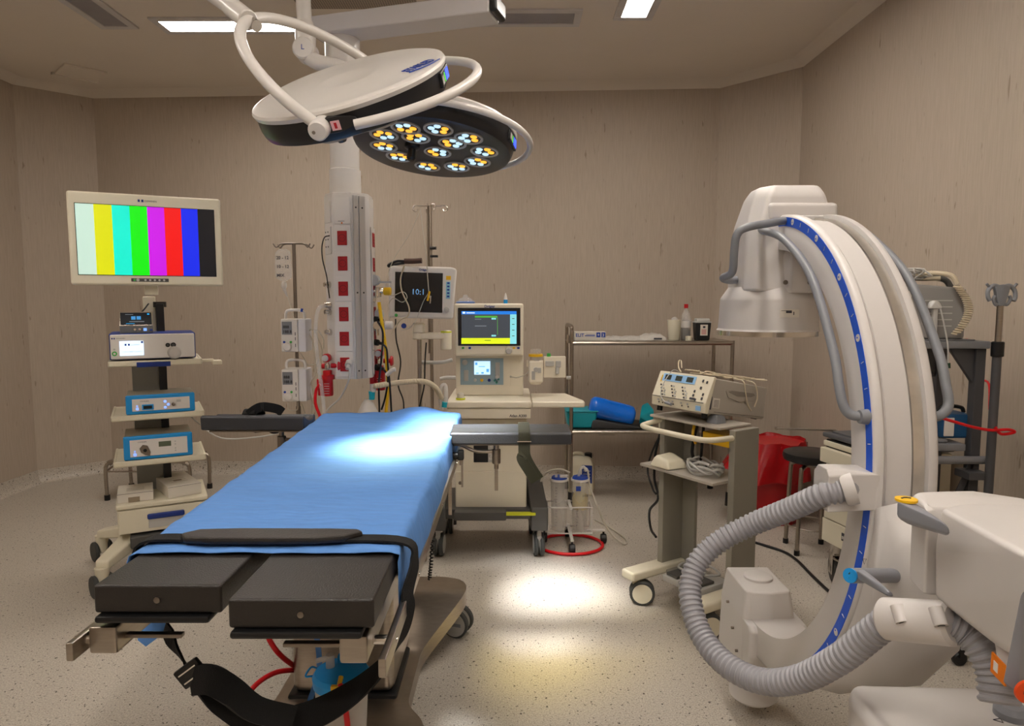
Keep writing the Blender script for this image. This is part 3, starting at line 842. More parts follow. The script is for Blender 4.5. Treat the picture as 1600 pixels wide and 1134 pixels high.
b = B(); b.tube([(.015, -.075, .26), (.03, -.1, .24), (.042, -.11, .17), (.045, -.11, .08), (.05, -.12, -.02), (.08, -.16, -.13)], .0085, seg=12); b.build('tube', M_REDT, t)
b = B(); b.tube([(-.68, 2.02, .82), (-.70, 2.0, .70), (-.69, 2.05, .6), (-.62, 2.14, .5), (-.55, 2.2, .46)], .009, seg=12)
b.tube([(-.55, 2.2, .40), (-.66, 2.13, .37), (-.78, 2.05, .3), (-.83, 2.0, .12), (-.80, 2.0, .06), (-.72, 1.98, .2)], .009, seg=12) if False else None
b = B(); b.tube([at(424, 960, 2.3), at(418, 988, 2.27), at(426, 1008, 2.26), at(441, 1026, 2.28), at(462, 1042, 2.36)], .009, seg=12); tag(b.build('suction_hose', M_REDT), 'red hose hanging down to the steel table column', 'hose')
b = B(); b.tube([at(464, 1046, 2.36), at(432, 1050, 2.3), at(404, 1066, 2.24), at(387, 1088, 2.2), at(388, 1112, 2.18), at(410, 1134, 2.14), at(450, 1150, 2.1)], .009, seg=12)
tag(b.build('suction_hose', M_REDT), 'red hose looping out low beside the steel table column', 'hose')

# ---------------------------------------------------------------- endoscopy tower
TY = 3.5; FL = at(173, 657, TY); phi = R(28)
t = thing('endoscopy_tower', 'white equipment trolley with shelves and a big colour bar monitor, at the left', 'equipment trolley', (FL.x, FL.y, 0), phi)
TW, TD = .445, .40
TM = RM[t.name]
def tz(px, py):   # height of a front edge point seen at pixel
    return at(px, py, TY).z
Zs = [tz(172, 566), tz(174, 652), tz(176, 724)]
zc_top = tz(178, 791)
b = B(); b.box((.10, TD - .12, .3), (.24, TD - .02, Zs[0] + .02), .006); b.build('column', mat('column_grey', '#8c8d8a', .4), t)
b = B(); b.box((.235, TD - .14, .4), (.275, TD - .05, Zs[0] + .30), .004); b.cyl((.255, TD - .09, Zs[0] + .28), (.255, TD - .09, Zs[0] + .31), .035); b.build('cable_channel', M_SATIN, t)
for i, z in enumerate(Zs):
    b = B(); b.box((0, 0, z - .028), (TW, TD, z), .008, seg=3)
    rim = .008
    b.box((0, 0, z - .01), (TW, .012, z + .003), .003); b.box((0, 0, z - .01), (.012, TD, z + .003), .003); b.box((TW - .012, 0, z - .01), (TW, TD, z + .003), .003)
    s_ = b.build('shelf', M_CREAM, t)
    if i == 0:
        b = B(); b.box((.13, -.004, z - .032), (.29, .03, z - .006), .003); b.build('shelf_grip', M_NAVY, s_)
        b = B(); b.box((TW - .02, .02, z - .02), (TW + .06, .06, z - .004), .004); b.box((TW + .05, .0, z - .035), (TW + .1, .08, z - .012), .004); b.build('side_tray', M_CREAM, s_)
zd0 = tz(180, 838)
b = B(); b.box((0, 0, zc_top - .028), (TW, TD, zc_top), .008, seg=3); b.build('shelf', M_CREAM, t)
b = B(); b.box((.006, .012, zd0), (TW - .006, TD - .02, zc_top - .03), .006); b.build('drawer_cabinet', M_CREAM, t)
b = B(); b.box((.012, .0, zd0 + .004), (TW - .012, .014, zc_top - .032), .004); dr = b.build('drawer', M_CREAM, t)
zm = (zd0 + zc_top - .03) / 2
b = B(); b.box((.15, -.004, zm - .045), (.32, .004, zm + .02), .003); b.build('handle_recess', M_LGREY, dr)
b = B(); b.box((.145, -.014, zm + .004), (.325, .004, zm + .034), .008, seg=3); b.build('handle', M_NAVY, dr)
b = B(); b.box((.06, -.03, .19), (TW + .12, TD - .05, .255), .01); b.box((.09, .0, .09), (.34, TD - .1, .19), .008); b.build('base_tray', M_DGREY, t)
for (x0, y0, x1, y1) in ((.06, .1, -.07, -.12), (.06, TD - .1, -.10, TD + .05), (TW - .04, .1, TW + .1, -.12), (TW - .04, TD - .1, TW + .12, TD + .05)):
    b = B(); dd = Vector((x1 - x0, y1 - y0, 0)).normalized(); nn = Vector((-dd.y, dd.x, 0))
    pts = []
    for (p_, wv, za, zb_) in ((Vector((x0, y0, 0)), .055, .17, .24), (Vector((x1, y1, 0)), .034, .135, .185)):
        for s_ in (-1, 1):
            for zz_ in (za, zb_): pts.append((p_.x + nn.x * wv * s_, p_.y + nn.y * wv * s_, zz_))
    b.hull(pts, .012, seg=3); b.cyl((x1 - dd.x * .005, y1 - dd.y * .005, .05), (x1 - dd.x * .005, y1 - dd.y * .005, .15), .026, .036)
    lg = b.build('base_leg', M_CREAM, t)
    an = math.atan2(dd.y, dd.x)
    for s_ in (-1, 1):
        q = B(Matrix.Translation((x1, y1, 0)) @ Matrix.Rotation(R(20), 4, 'Z')); q.cyl((s_ * .036 - .011, 0, .058), (s_ * .036 + .011, 0, .058), .058, bev=.005, seg=28)
        q.build('wheel', M_RUBB, lg)
# big monitor on its own neck
tm = at(112, 303, 3.2); tb = at(120, 447, 3.2)
mc = at(232, 376, 3.33)
b = B(); b.box((.17, TD - .10, Zs[0] + .0), (.235, TD - .06, Zs[0] + .34), .006); b.build('monitor_neck', M_CREAM, t)


def mark_logo(b, M, x, y, s, m):   # navy block with a bracket either side
    b.m = m
    b.box((x - s, y - s * .5, 0), (x - s * .25, y + s * .5, .0008), 0, M); b.box((x + s * .25, y - s * .5, 0), (x + s, y + s * .5, .0008), 0, M)
    b.box((x - s * .3, y - s * .5, 0), (x + s * .3, y - s * .2, .0008), 0, M)if False else None


mphi = R(26)
t = thing('monitor', 'large white framed monitor showing colour bars, on top of the left trolley', 'monitor', mc, mphi)
W2, H2_ = .325, .215
b = B(); b.prism([(-W2, -H2_), (W2, -H2_), (W2, H2_), (-W2, H2_)], 'y', -.018, .03, .012, seg=4); b.build('housing', M_CREAM, t)
b = B(); b.box((-.15, .03, -.12), (.15, .06, .12), .015); b.hull([(-.03, .03, -.05), (.03, .03, -.05), (-.03, .09, -.05), (.03, .09, -.05), (-.03, .045, -.26), (.03, .045, -.26), (-.03, .085, -.26), (.03, .085, -.26)], .004); b.build('stand_bracket', M_CREAM, t)
b = B(); F_ = FR(0, -.0185, 0)
sw, s0, s1 = .292, -.166, .158
bars = ['#c4e6da', '#d8e000', '#00f0d8', '#00f000', '#cc10f0', '#f00808', '#0828f8', '#101018']
mats_ = [M_BLACK] + [glow('bar_%d' % i, c, .5 if i < 7 else .1) for i, c in enumerate(bars)]
b.rect(F_, -sw - .003, sw + .003, s0 - .003, s1 + .003, .001, 0)
for i in range(8): b.rect(F_, -sw + 2 * sw * i / 8, -sw + 2 * sw * (i + 1) / 8, s0, s1, .002, i + 1)
b.build('screen', mats_, t)
b = B(); b.box((-.08, -.197, 0), (.08, -.181, .002), .001, F_)
for k, x in enumerate((-.066, -.052, -.02, 0, .02, .04, .06)): b.disc(F_, x, -.189, .005 if k != 1 else .007, .003, 1 if k != 0 else 2)
b.build('button_strip', [M_DGREY, M_LGREY, M_GREEN], t)
b = B(); mark_logo(b, F_, -.025, .185, .012, 0); b.m = 1; b.text('COVIDIEN', .011, F_ @ Matrix.Translation((-.008, .181, .0005)))
b.build('logo', [M_NAVY, M_PRINT], t)
b = B(TM); b.tube([(.2, TD - .13, Zs[0] + .30), (.17, TD - .16, Zs[0] + .26), (.13, TD - .16, Zs[0] + .22), (.12, TD - .12, Zs[0] + .14)], .004); tag(b.build('video_cable', M_BLACK), 'short black cable behind the small screen under the colour bar monitor', 'cable')


def on_tower(name, label, cat, lx, ly, z, drz=0):
    p = TM @ Vector((lx, ly, z)); return thing(name, label, cat, p, phi + drz)


# camera controller with touch screen
z1 = Zs[0] + .003
t = on_tower('camera_controller', 'white control box with navy rim and lit screen, top shelf of the left trolley', 'medical device', .005, .0, z1)
b = B(); b.box((.005, .012, .006), (.41, .33, .142), .006); b.build('case', M_NAVY, t)
b = B(); b.box((.010, .0, .010), (.405, .013, .138), .006)
fp = b.build('front_panel', M_WHITE, t); F_ = FR(0, -.0005, 0)
b = B(); b.rect(F_, .052, .162, .028, .104, .002, 0); b.m = 1; b.box((.075, .08, .002), (.084, .09, .0026), 0, F_); b.box((.09, .08, .002), (.099, .09, .0026), 0, F_)
b.text('COVIDIEN', .009, F_ @ Matrix.Translation((.102, .081, .002))); b.text('PLEASE CONNECT CAMERA', .0068, F_ @ Matrix.Translation((.064, .046, .002)))
b.box((.15, .092, .002), (.16, .102, .003), 0, F_)
b.build('touch_screen', [glow('lit_screen', '#d3e6ff', 1.0), M_PBLUE], fp)
b = B()
for (x, y, r_, m_) in ((.275, .078, .011, 0), (.302, .078, .013, 0), (.275, .078, .006, 1), (.302, .078, .008, 1)): b.disc(F_, x, y, r_, .004 + m_ * .001, m_)
b.build('camera_port', [M_BLACK, M_DGREY], fp)
b = B(); b.lathe([(.034, 0), (.034, .012), (.028, .016), (.026, .03), (.015, .034), (.0001, .034)], 30, F_ @ Matrix.Translation((.305, .037, 0))); b.build('dust_cap', M_CLEARM, fp)
b = B(); b.disc(F_, .028, .04, .012, .003, 0); b.disc(F_, .028, .04, .006, .004, 1); b.disc(F_, .028, .062, .005, .003, 2); b.build('power_button', [M_GREEN, M_WHITE, M_LGREY], fp)
b = B(); mark_logo(b, F_, .025, .118, .008, 0); b.m = 1; b.text('COVIDIEN', .009, F_ @ Matrix.Translation((.037, .115, .0005))); b.build('logo', [M_NAVY, M_PRINT], fp)
# recorder with tilted screen
t = on_tower('media_recorder', 'small recorder with tilted black touch screen standing on the camera control box', 'medical device', .04, .05, z1 + .142)
b = B(); b.box((.02, .0, .0), (.175, .14, .038), .004); b.m = 1
for x in (.09, .112): b.disc(FR(0, 0, 0), x, .02, .006, .003)
b.m = 2; b.box((.13, -.003, .012), (.145, .001, .026)); b.m = 3; b.box((.158, -.003, .012), (.172, .001, .02))
b.build('case', [mat('recorder_grey', '#6c6e70', .35), M_CHROME, glow('usb_glow', '#80b0ff', .9), M_PBLUE], t)
b = B(Matrix.Translation((.0, .0, .038)) @ Matrix.Rotation(R(-14), 4, 'X')); b.box((.02, .0, .0), (.175, .014, .078), .004); b.m = 1
b.rect(FR(0, -.0005, 0), .025, .17, .006, .072, .001, 1)
F_ = FR(0, -.0015, 0)
b.rect(F_, .075, .095, .034, .052, .001, 2); b.rect(F_, .1, .12, .034, .052, .001, 2); b.m = 3; b.text('Smith', .0055, F_ @ Matrix.Translation((.05, .062, 0))) if False else None
b.rect(F_, .065, .135, .022, .0245, .001, 3); b.rect(F_, .048, .085, .061, .063, .001, 3); b.rect(F_, .05, .09, .012, .014, .001, 4); b.rect(F_, .15, .16, .06, .067, .001, 4)
b.build('touch_screen', [M_CHROME, glow('dark_lit', '#0c1016', .6), glow('icon_blue', '#3a86c0', .8), glow('icon_grey', '#8a929c', .5), glow('icon_cyan', '#22a0e0', .8)], t)


def scope_box(label, z, w_, h_, lx, draw):
    t = on_tower('light_source', label, 'medical device', lx, .012, z)
    b = B(); b.box((.004, .02, .006), (w_ - .004, .31, h_ - .006), .004); b.build('case', mat('case_grey', '#b7b1a6', .45), t)
    b = B(); b.box((0, 0, .0), (w_, .022, h_), .008, seg=3)
    fp = b.build('front_panel', M_BLUEP, t)
    F_ = FR(0, -.0005, 0)
    b = B(); b.box((.03, .018, 0), (w_ - .026, h_ - .02, .002), .0005, F_); mark_logo(b, F_, .055, h_ - .032, .007, 1); b.m = 2; b.text('COVIDIEN', .009, F_ @ Matrix.Translation((.067, h_ - .036, .002)))
    b.m = 2
    draw(b, F_)
    b.build('control_face', [M_WHITE, M_NAVY, M_PRINT, M_BLUEP, glow('lamp_blue', '#7aa0ff', 1.2), M_DSTEEL, mat('lcd_olive', '#5a6350', .3), M_BLACK, M_LGREY], fp)
    return t


def face_a(b, F):
    b.m = 3; b.box((.075, .022, .001), (.13, .052, .005), .004, F); b.m = 7; b.box((.082, .028, .004), (.123, .045, .006), .002, F)
    b.disc(F, .053, .045, .004, .003, 4); b.disc(F, .053, .03, .007, .003, 4)
    for x, y in ((.185, .062), (.2, .045), (.185, .03)): b.disc(F, x, y, .007, .003, 4)
    b.m = 5; b.lathe([(.009, 0), (.009, .012), (.004, .016)], 16, F @ Matrix.Translation((.225, .045, .0)))
    b.m = 8; b.box((.24, .055, 0), (.262, .068, .003), 0, F)


def face_b(b, F):
    b.m = 5; b.prism([(-.026, .012), (-.01, .03), (.012, .024), (.02, .005), (.026, -.012), (.022, -.03), (0, -.026), (-.02, -.01)], 'z', 0, .008, .002, F @ Matrix.Translation((.1, .05, .0)))
    b.m = 7; b.lathe([(.009, .008), (.009, .01)], 16, F @ Matrix.Translation((.1, .05, 0)))
    b.m = 6; b.box((.165, .062, .001), (.225, .09, .003), .0005, F)
    b.disc(F, .052, .047, .004, .003, 4); b.disc(F, .052, .03, .008, .003, 4)
    for y in (.085, .07, .048, .035): b.disc(F, .245, y, .004, .003, 8)


scope_box('flat blue fronted insufflator box on the second shelf of the left trolley', Zs[1] + .003, .33, .102, .07, face_a)
scope_box('taller blue fronted light source with knob and green display on the third shelf', Zs[2] + .003, .33, .128, .05, face_b)
for (lx, ly, w_, d_, h_, rz, lb) in ((.008, .04, .17, .2, .05, 0, 'flat white carton with worn corner, left on the lower shelf'), (.25, .02, .17, .34, .062, R(12), 'long white carton, right on the lower shelf of the left trolley')):
    t = on_tower('carton', lb, 'box', lx, ly, zc_top + .001, rz)
    b = B(); b.box((0, 0, 0), (w_, d_, h_), .002); b.m = 1; b.box((w_ * .3, -.0006, .0), (w_ * .62, .0005, h_ * .55)) if lx < .1 else b.box((w_ * .35, .12, h_), (w_ * .6, .15, h_ + .0005))
    b.m = 2
    for k in range(3): b.box((w_ * .25, d_ * (.3 + .12 * k), h_), (w_ * .75, d_ * (.3 + .12 * k) + .004, h_ + .0005))
    b.build('box_body', [M_PAPER, mat('carton_stain', '#8d7f6b', .8), mat('faint_print', '#9a948a', .8)], t)
    b = B(); b.box((.0, -.001, h_ - .003), (w_, .0005, h_ - .0015)); b.build('flap_edge', M_PRINT, t)
b = B(); p0 = TM @ Vector((TW - .08, TD - .2, Zs[1] - .03)); b.tube([p0, p0 + Vector((.06, 0, -.06)), at(345, 684, 3.6), at(400, 683, 3.5), at(440, 676, 3.4)], .004)
tag(b.build('light_cable', M_LGREY), 'thin grey cable trailing from the left trolley towards the arm board', 'cable')
# small steel table behind the tower
sx0, sx1, sy0, sy1 = -3.06, -2.43, 5.05, 5.38
t = thing('steel_stand', 'low steel tube stand against the back wall behind the left trolley', 'stand', (-2.85, 5.2, 0))
for x in (sx0, sx1):
    for y in (sy0, sy1):
        b = B(); b.tube([(x, y, .03), (x, y, .25), (x + (.05 if x < -2.8 else -.05), y, .29)], .014, smooth=4); b.m = 1; b.cyl((x, y, 0), (x, y, .04), .02)
        b.build('leg', [M_STEEL, M_BLACK], t, world=True)
b = B(); b.box((sx0 + .02, sy0 - .02, .285), (sx1 - .02, sy1 + .02, .305), .006); b.tube([(sx0, sy0, .22), (sx0 - .02, (sy0 + sy1) / 2, .23), (sx0, sy1, .22)], .008); b.tube([(sx0, sy0, .22), (sx1, sy0, .22)], .006, smooth=0); b.build('top', M_STEEL, t, world=True)

# ---------------------------------------------------------------- infusion stand
IX, IY = at(463, 520, 3.55).x, 3.55
zi = at(463, 380, IY).z
t = thing('infusion_stand', 'steel infusion stand carrying the two white pumps, left of the pendant', 'infusion stand', (IX, IY, 0))
b = B(); b.cyl((0, 0, .08), (0, 0, zi), .009); b.cyl((0, 0, .08), (0, 0, .95), .0125); b.build('pole', M_DSTEEL, t)
b = B()
for a in (200, 340, 20, 160):
    c_, s_ = math.cos(R(a)), math.sin(R(a)); b.tube([(0, 0, zi - .002), (c_ * .06, s_ * .06, zi - .004), (c_ * .085, s_ * .085, zi - .022), (c_ * .1, s_ * .1, zi - .004)], .004)
b.build('hook', M_DSTEEL, t)
for a in range(5):
    c_, s_ = math.cos(R(72 * a + 20)), math.sin(R(72 * a + 20)); b = B(); b.tube([(0, 0, .1), (c_ * .2, s_ * .2, .085)], .013, smooth=0); lg = b.build('base_leg', M_STEEL, t)
    q = B(); q.cyl((c_ * .2, s_ * .2, .085), (c_ * .2, s_ * .2, .05), .008); q.cyl((c_ * .2 - .012, s_ * .2, .028), (c_ * .2 + .012, s_ * .2, .028), .028); q.build('caster', M_BLACK, lg)
for k, (ya, yb, lb) in enumerate(((498, 549, 'white infusion pump with blue capped line, upper one on the stand'), (576, 626, 'white infusion pump, lower one on the stand'))):
    za, zb_ = at(460, ya, IY - .1).z, at(460, yb, IY - .1).z; cxp = at(459.5 if k == 0 else 460.5, ya, IY - .1).x; h_ = za - zb_
    t = thing('infusion_pump', lb, 'infusion pump', (cxp, IY - .012, zb_), R(2))
    b = B(); b.box((-.062, -.12, 0), (.022, 0, h_), .006); b.build('case', M_WHITE, t)
    b = B(); b.box((.022, -.118, 0), (.062, 0, h_), .006); b.build('door', mat('pump_door', '#d9d9de', .4), t)
    b = B(); b.tube([(-.05, -.07, h_ - .01), (-.048, -.07, h_ + .03), (-.03, -.07, h_ + .043), (.02, -.07, h_ + .043), (.042, -.07, h_ + .03), (.046, -.07, h_ - .01)], .0075, seg=12); b.build('handle', M_WHITE, t)
    F_ = FR(0, -.1205, 0)
    b = B(); b.rect(F_, -.056, -.006, h_ * .53, h_ * .92, .001, 0); b.m = 1; b.text('888', .02, F_ @ Matrix.Translation((-.05, h_ * .72, .001)), bold=True); b.text('188.8', .02, F_ @ Matrix.Translation((-.052, h_ * .575, .001)), bold=True); b.build('display', [M_GREY, M_BLACK], t)
    b = B(); b.lathe([(.021, 0), (.021, .01), (.016, .014), (.0001, .014)], 24, F_ @ Matrix.Translation((-.03, h_ * .15, 0))); b.build('dial', M_WHITE, t)
    b = B(); b.disc(F_, -.046, h_ * .3, .006, .003, 0); b.disc(F_, -.013, h_ * .3, .006, .003, 1); b.m = 2
    for zz_ in (.15, .35, .5): b.box((.008, h_ * zz_, 0), (.011, h_ * (zz_ + .1), .001), 0, F_)
    b.build('button', [M_PBLUE, M_GREEN, M_PRINT], t)
    b = B(); b.box((-.02, 0, h_ * .4), (.02, .03, h_ * .7), .004); b.build('pole_clamp', M_LGREY, t)
t = thing('infusion_bag', 'clear infusion bag with handwritten marks hanging from the left hook', 'infusion bag', (IX - .04, IY - .05, at(450, 440, IY).z))
h_ = at(450, 390, IY).z - at(450, 440, IY).z
b = B(); b.hull([(x * s_, y * k_, z) for z, s_, k_ in ((0, .3, .3), (.02, 1, .6), (h_ * .5, 1, 1), (h_ * .9, .95, .6), (h_, .5, .2)) for x in (-.04, .04) for y in (-.014, .014)], .006); b.build('bag', M_CLEAR, t)
b = B(); F_ = FR(0, -.016, 0)
for k, s_ in enumerate(('20 - 12', '10 - 12', 'MIX')): b.text(s_, .022, F_ @ Matrix.Translation((-.03, h_ * (.68 - .27 * k), .0)), bold=True)
b.build('handwriting', M_PRINT, t)
b = B(); b.lathe([(.008, 0), (.014, -.01), (.014, -.03), (.006, -.04)], 14); b.cyl((0, 0, -.04), (.015, 0, -.075), .009, .004); b.build('drip_chamber', M_CLEARM, t)
b = B(); b.tube([(IX - .03, IY - .05, at(450, 455, IY).z), (IX - .01, IY - .06, at(456, 475, IY).z), (IX + .012, IY - .09, at(463, 490, IY).z), (IX + .03, IY - .1, at(472, 503, IY).z)], .0022)
b.m = 1; b.cyl(at(471, 487, IY - .1), at(472, 482, IY - .1), .006)
for pts in ([(480, 520), (488, 514), (497, 530), (503, 548), (500, 575), (490, 590)], [(481, 516), (490, 540), (493, 580), (487, 600), (492, 640), (482, 652)], [(470, 552), (478, 565), (482, 570), (494, 568), (498, 560)], [(450, 629), (452, 640), (464, 640), (466, 628)], [(471, 630), (478, 648), (487, 645), (486, 620), (480, 600)], [(484, 515), (496, 516), (505, 530), (505, 545)], [(489, 590), (484, 605), (487, 628), (494, 640), (488, 660), (489, 678)]):
    b.m = 2; b.tube([at(x, y, IY - .06) for x, y in pts], .0032)
tag(b.build('infusion_line', [M_TUBEW, M_PBLUE, M_TUBEW]), 'pale infusion lines looping beside the two pumps', 'tubing', kind=None)
# ---------------------------------------------------------------- things plugged into the pendant
def pix(pts, Y):
    return [at(p[0], p[1], p[2] if len(p) > 2 else Y) for p in pts]


def cable(name, label, cat, pts, Y, r, m, plug=None, group=None):
    P = pix(pts, Y)
    if plug:
        t = thing(name, label, cat, P[0], group=group)
        b = B(); b.tube(P, r, seg=8); b.build('cord', m, t, world=True)
        pm, pa, pb, pr = plug
        b = B(); b.cyl(pa, Vector(pa).lerp(Vector(pb), .55), pr, seg=16, bev=.002); b.cyl(Vector(pa).lerp(Vector(pb), .5), pb, pr * .5, seg=12); b.build('plug', pm, t, world=True)
        return t
    b = B(); b.tube(P, r, seg=8); return tag(b.build(name, m), label, cat, group)


pfY = PY - .13
a = at(546, 565, pfY + .01)
cable('power_cable', 'grey plug and cable in the lowest front socket of the pendant, curving left', 'cable', [(546, 572, pfY - .03), (545, 592, pfY - .035), (532, 620, 3.3), (512, 640, 3.3), (500, 662, 3.28)], pfY, .0045, M_LGREY, (M_LGREY, Vector((a.x, pfY + .012, a.z)), Vector((a.x, pfY - .04, a.z - .03)), .017))
for y, pts, lb in ((498, [(590, 502), (598, 520), (596, 560), (592, 600), (593, 648)], 'black plug and cable, topmost of the three in the right side of the pendant'),
                   (534, [(596, 536), (604, 545), (606, 570), (609, 600), (612, 650)], 'black plug and cable, middle of the three in the right side of the pendant'),
                   (573, [(597, 574), (606, 590), (602, 620), (596, 640)], 'black plug and cable, lowest of the three in the right side of the pendant')):
    q0 = at(582, y, PY); q0 = Vector((PX + .122, PY, q0.z)); cable('power_cable', lb, 'cable', pts, PY - .04, .0048, M_BLACK, (M_BLACK, q0, q0 + Vector((.055, -.02, -.008)), .016))
q0 = at(516, 370, pfY + .03)
cable('signal_cable', 'thin black cable looping down the left side of the pendant', 'cable', [(515, 368), (507, 371), (503, 385), (504, 405), (510, 430), (513, 452), (515, 466)], pfY + .02, .003, M_BLACK)
b = B(); b.tube(pix([(512, 477, PY - .06), (500, 480), (495, 492), (493, 520), (496, 560), (503, 610), (508, 660)], 3.25), .0095, seg=10)
tag(b.build('clear_hose', M_CLEAR), 'clear wide hose curving down from the left side of the pendant', 'hose')
b = B(); b.cyl(at(519, 476, PY - .08), at(508, 477, PY - .08), .013); b.build('x', M_CHROME) if False else None
tag(b.build('hose_fitting', M_CHROME), 'metal hose fitting on the left side of the pendant', 'fitting')
b = B(); b.tube(pix([(500, 600, 3.26), (494, 610), (493, 630), (500, 650), (504, 664)], 3.26), .0075, seg=10)
tag(b.build('suction_hose', M_REDT), 'red hose falling from the suction regulator left of the pendant', 'hose')


def regulator(x, y, Y, lab, face):
    c = at(x, y, Y); t = thing('suction_regulator', lab, 'suction regulator', c)
    s = Y / FPX
    b = B(); b.cyl((0, .012, 0), (0, -.022, 0), .021, seg=24, bev=.003); b.m = 1; b.cyl((-.004, -.022, 0), (-.004, -.024, 0), .016, seg=20)
    b.build('gauge', [M_RED, M_LGREY], t)
    b = B(); b.cyl((0, 0, -.02), (0, 0, -.06), .008, seg=12); b.box((-.01, -.012, -.055), (.012, .012, -.03), .003); b.build('fitting', M_CHROME, t)
    b = B(); b.cyl((.02, 0, -.038), (.055, 0, -.038), .012); b.cyl((.055, .0, -.038), (.068, 0, -.038), .027, .024, bev=.003); b.cyl((-.025, 0, -.04), (-.01, 0, -.04), .014); b.box((-.018, -.018, -.085), (.018, .018, -.06), .004); b.build('knob', M_RED, t)
    b = B(); b.lathe([(.030, -.10), (.034, -.105), (.034, -.085), (.028, -.082)], 24); b.box((-.05, -.02, -.16), (-.02, .02, -.10), .008); b.build('cap', M_RED, t)
    b = B(); b.lathe([(.026, -.10), (.027, -.18), (.024, -.186), (.0001, -.188)], 24); b.box((-.045, -.016, -.185), (-.018, .016, -.15), .005)
    b.m = 1
    for k in range(5): b.box((-.01, -.0285, -.125 - .012 * k), (.014, -.026, -.123 - .012 * k))
    b.build('jar', [M_RED, M_LGREY], t)


regulator(511, 559, PY - .10, 'red suction regulator with gauge and ribbed jar, left of the pendant foot', 0)
regulator(593, 552, PY + .02, 'red suction regulator partly behind the yellow hose, right of the pendant', 1)
# oxygen regulator and yellow hose
c = at(590, 455, PY)
t = thing('gas_regulator', 'chrome gas regulator with yellow knob on the right side of the pendant', 'gas regulator', c)
b = B(); b.cyl((-.04, 0, 0), (.03, 0, 0), .014, seg=14); b.cyl((-.02, 0, 0), (-.02, 0, -.05), .011); b.cyl((.0, 0, .02), (.0, 0, -.03), .018, bev=.003); b.build('body', M_CHROME, t)
b = B(); b.cyl((.03, 0, 0), (.068, 0, 0), .02, bev=.004, seg=12); b.build('knob', M_YEL, t)
b = B(); b.cyl((-.015, .02, .055), (-.015, -.02, .055), .028, bev=.004); b.box((.0, -.01, .04), (.07, .01, .05)); b.build('gauge', M_LGREY, t)
c = at(592, 508, PY)
t = thing('gas_regulator', 'small chrome regulator with white knob below the yellow knobbed one', 'gas regulator', c)
b = B(); b.cyl((-.035, 0, 0), (.03, 0, 0), .012); b.cyl((-.01, 0, .01), (-.01, 0, -.05), .012); b.cyl((-.005, -.01, .0), (-.005, -.03, .0), .02); b.build('body', M_CHROME, t)
b = B(); b.cyl((.03, 0, 0), (.07, 0, 0), .021, bev=.004); b.build('knob', M_WHITE, t)
b = B(); b.cyl((.0, .02, .055), (.0, -.01, .055), .025, bev=.004); b.build('gauge', M_LGREY, t)
cable('gas_hose', 'yellow gas hose hanging down to the right of the pendant', 'hose', [(592, 472), (596, 500), (602, 540), (605, 580), (606, 610), (602, 655)], PY - .03, .0085, M_YEL)
# breathing circuit
b = B(); b.tube(pix([(583, 604, 3.35), (592, 602, 3.35), (630, 597, 3.45), (662, 596, 3.5), (680, 605, 3.55), (690, 622, 3.6)], 3.4), .0145, seg=14, corr=.002, pitch=.008)
t = thing('breathing_hose', 'pale corrugated breathing hose arching behind the head of the table', 'hose', at(640, 600, 3.45))
b.build('corrugated_tube', M_CORD, t, world=True)
b = B(); b.cyl(at(583, 600, 3.35), at(583, 612, 3.35), .016); b.build('elbow', M_CLEARM, t, world=True)
b = B(); b.tube(pix([(604, 586, 3.35), (613, 578, 3.35), (618, 577, 3.35)], 3.35), .011); tag(b.build('clear_elbow', M_CLEARM), 'small clear tube piece beside the yellow hose', 'fitting')
b = B(); b.cyl(at(581, 611, 3.35), at(581, 624, 3.35), .016, .014); b.build('connector', M_TEAL, t, world=True)
b = B(); c = at(577, 655, 3.35)
b.lathe([(.055, 0), (.052, .03), (.03, .08), (.014, .1)], 20, Matrix.Translation(at(575, 655, 3.35)))
tag(b.build('breathing_bag', M_CLEARM), 'translucent breathing bag below the blue connector behind the table head', 'bag')
b = B(); b.tube(pix([(690, 640, 3.6), (688, 615, 3.6), (691, 603, 3.6), (696, 603, 3.6), (697, 620, 3.58), (696, 632, 3.57)], 3.6), .0115, seg=12)
b.m = 1; b.cyl(at(695, 628, 3.56), at(694, 636, 3.56), .014)
tag(b.build('breathing_hose', [M_CLEARM, M_TEAL]), 'short white bent breathing hose with green collar beside the machine', 'hose')

# ---------------------------------------------------------------- pole with hooks behind the patient monitor
t = thing('infusion_stand', 'tall steel infusion stand with looped hooks behind the patient monitor', 'infusion stand', (at(675, 600, 4.55).x, 4.55, 0))
zt_ = at(675, 322, 4.55).z
b = B(); b.cyl((0, 0, .08), (0, 0, zt_), .011); b.cyl((-.018, .01, 1.15), (-.018, .01, zt_ + .02), .006); b.build('pole', M_STEEL, t)
b = B()
for sx, ly in ((-1, 0), (1, 0), (.35, -.08), (-.3, .08)):
    b.tube([(0, 0, zt_), (sx * .06, ly, zt_), (sx * .1, ly, zt_ + .002), (sx * .115, ly, zt_ - .02), (sx * .095, ly, zt_ - .035), (sx * .082, ly, zt_ - .02)], .0045)
b.build('hook', M_CHROME, t)
for a in range(5):
    c_, s_ = math.cos(R(72 * a + 50)), math.sin(R(72 * a + 50)); b = B(); b.tube([(0, 0, .1), (c_ * .16, s_ * .16, .07)], .013, smooth=0); lg = b.build('base_leg', M_STEEL, t)
    q = B(); q.cyl((c_ * .16, s_ * .16, .0), (c_ * .16, s_ * .16, .07), .015); q.build('foot', M_BLACK, lg)
b = B(); z_ = at(675, 388, 4.55).z; b.cyl((0, -.02, z_), (.04, -.03, z_ - .0), .01); b.m = 1; b.lathe([(.012, 0), (.012, .006), (.005, .007)], 16, face_m((.03, -.02, z_), (1, 0, 0), (0, 0, 1))); b.m = 0; b.box((.0, -.03, z_ - .06), (.05, -.0, z_ - .045), .003)
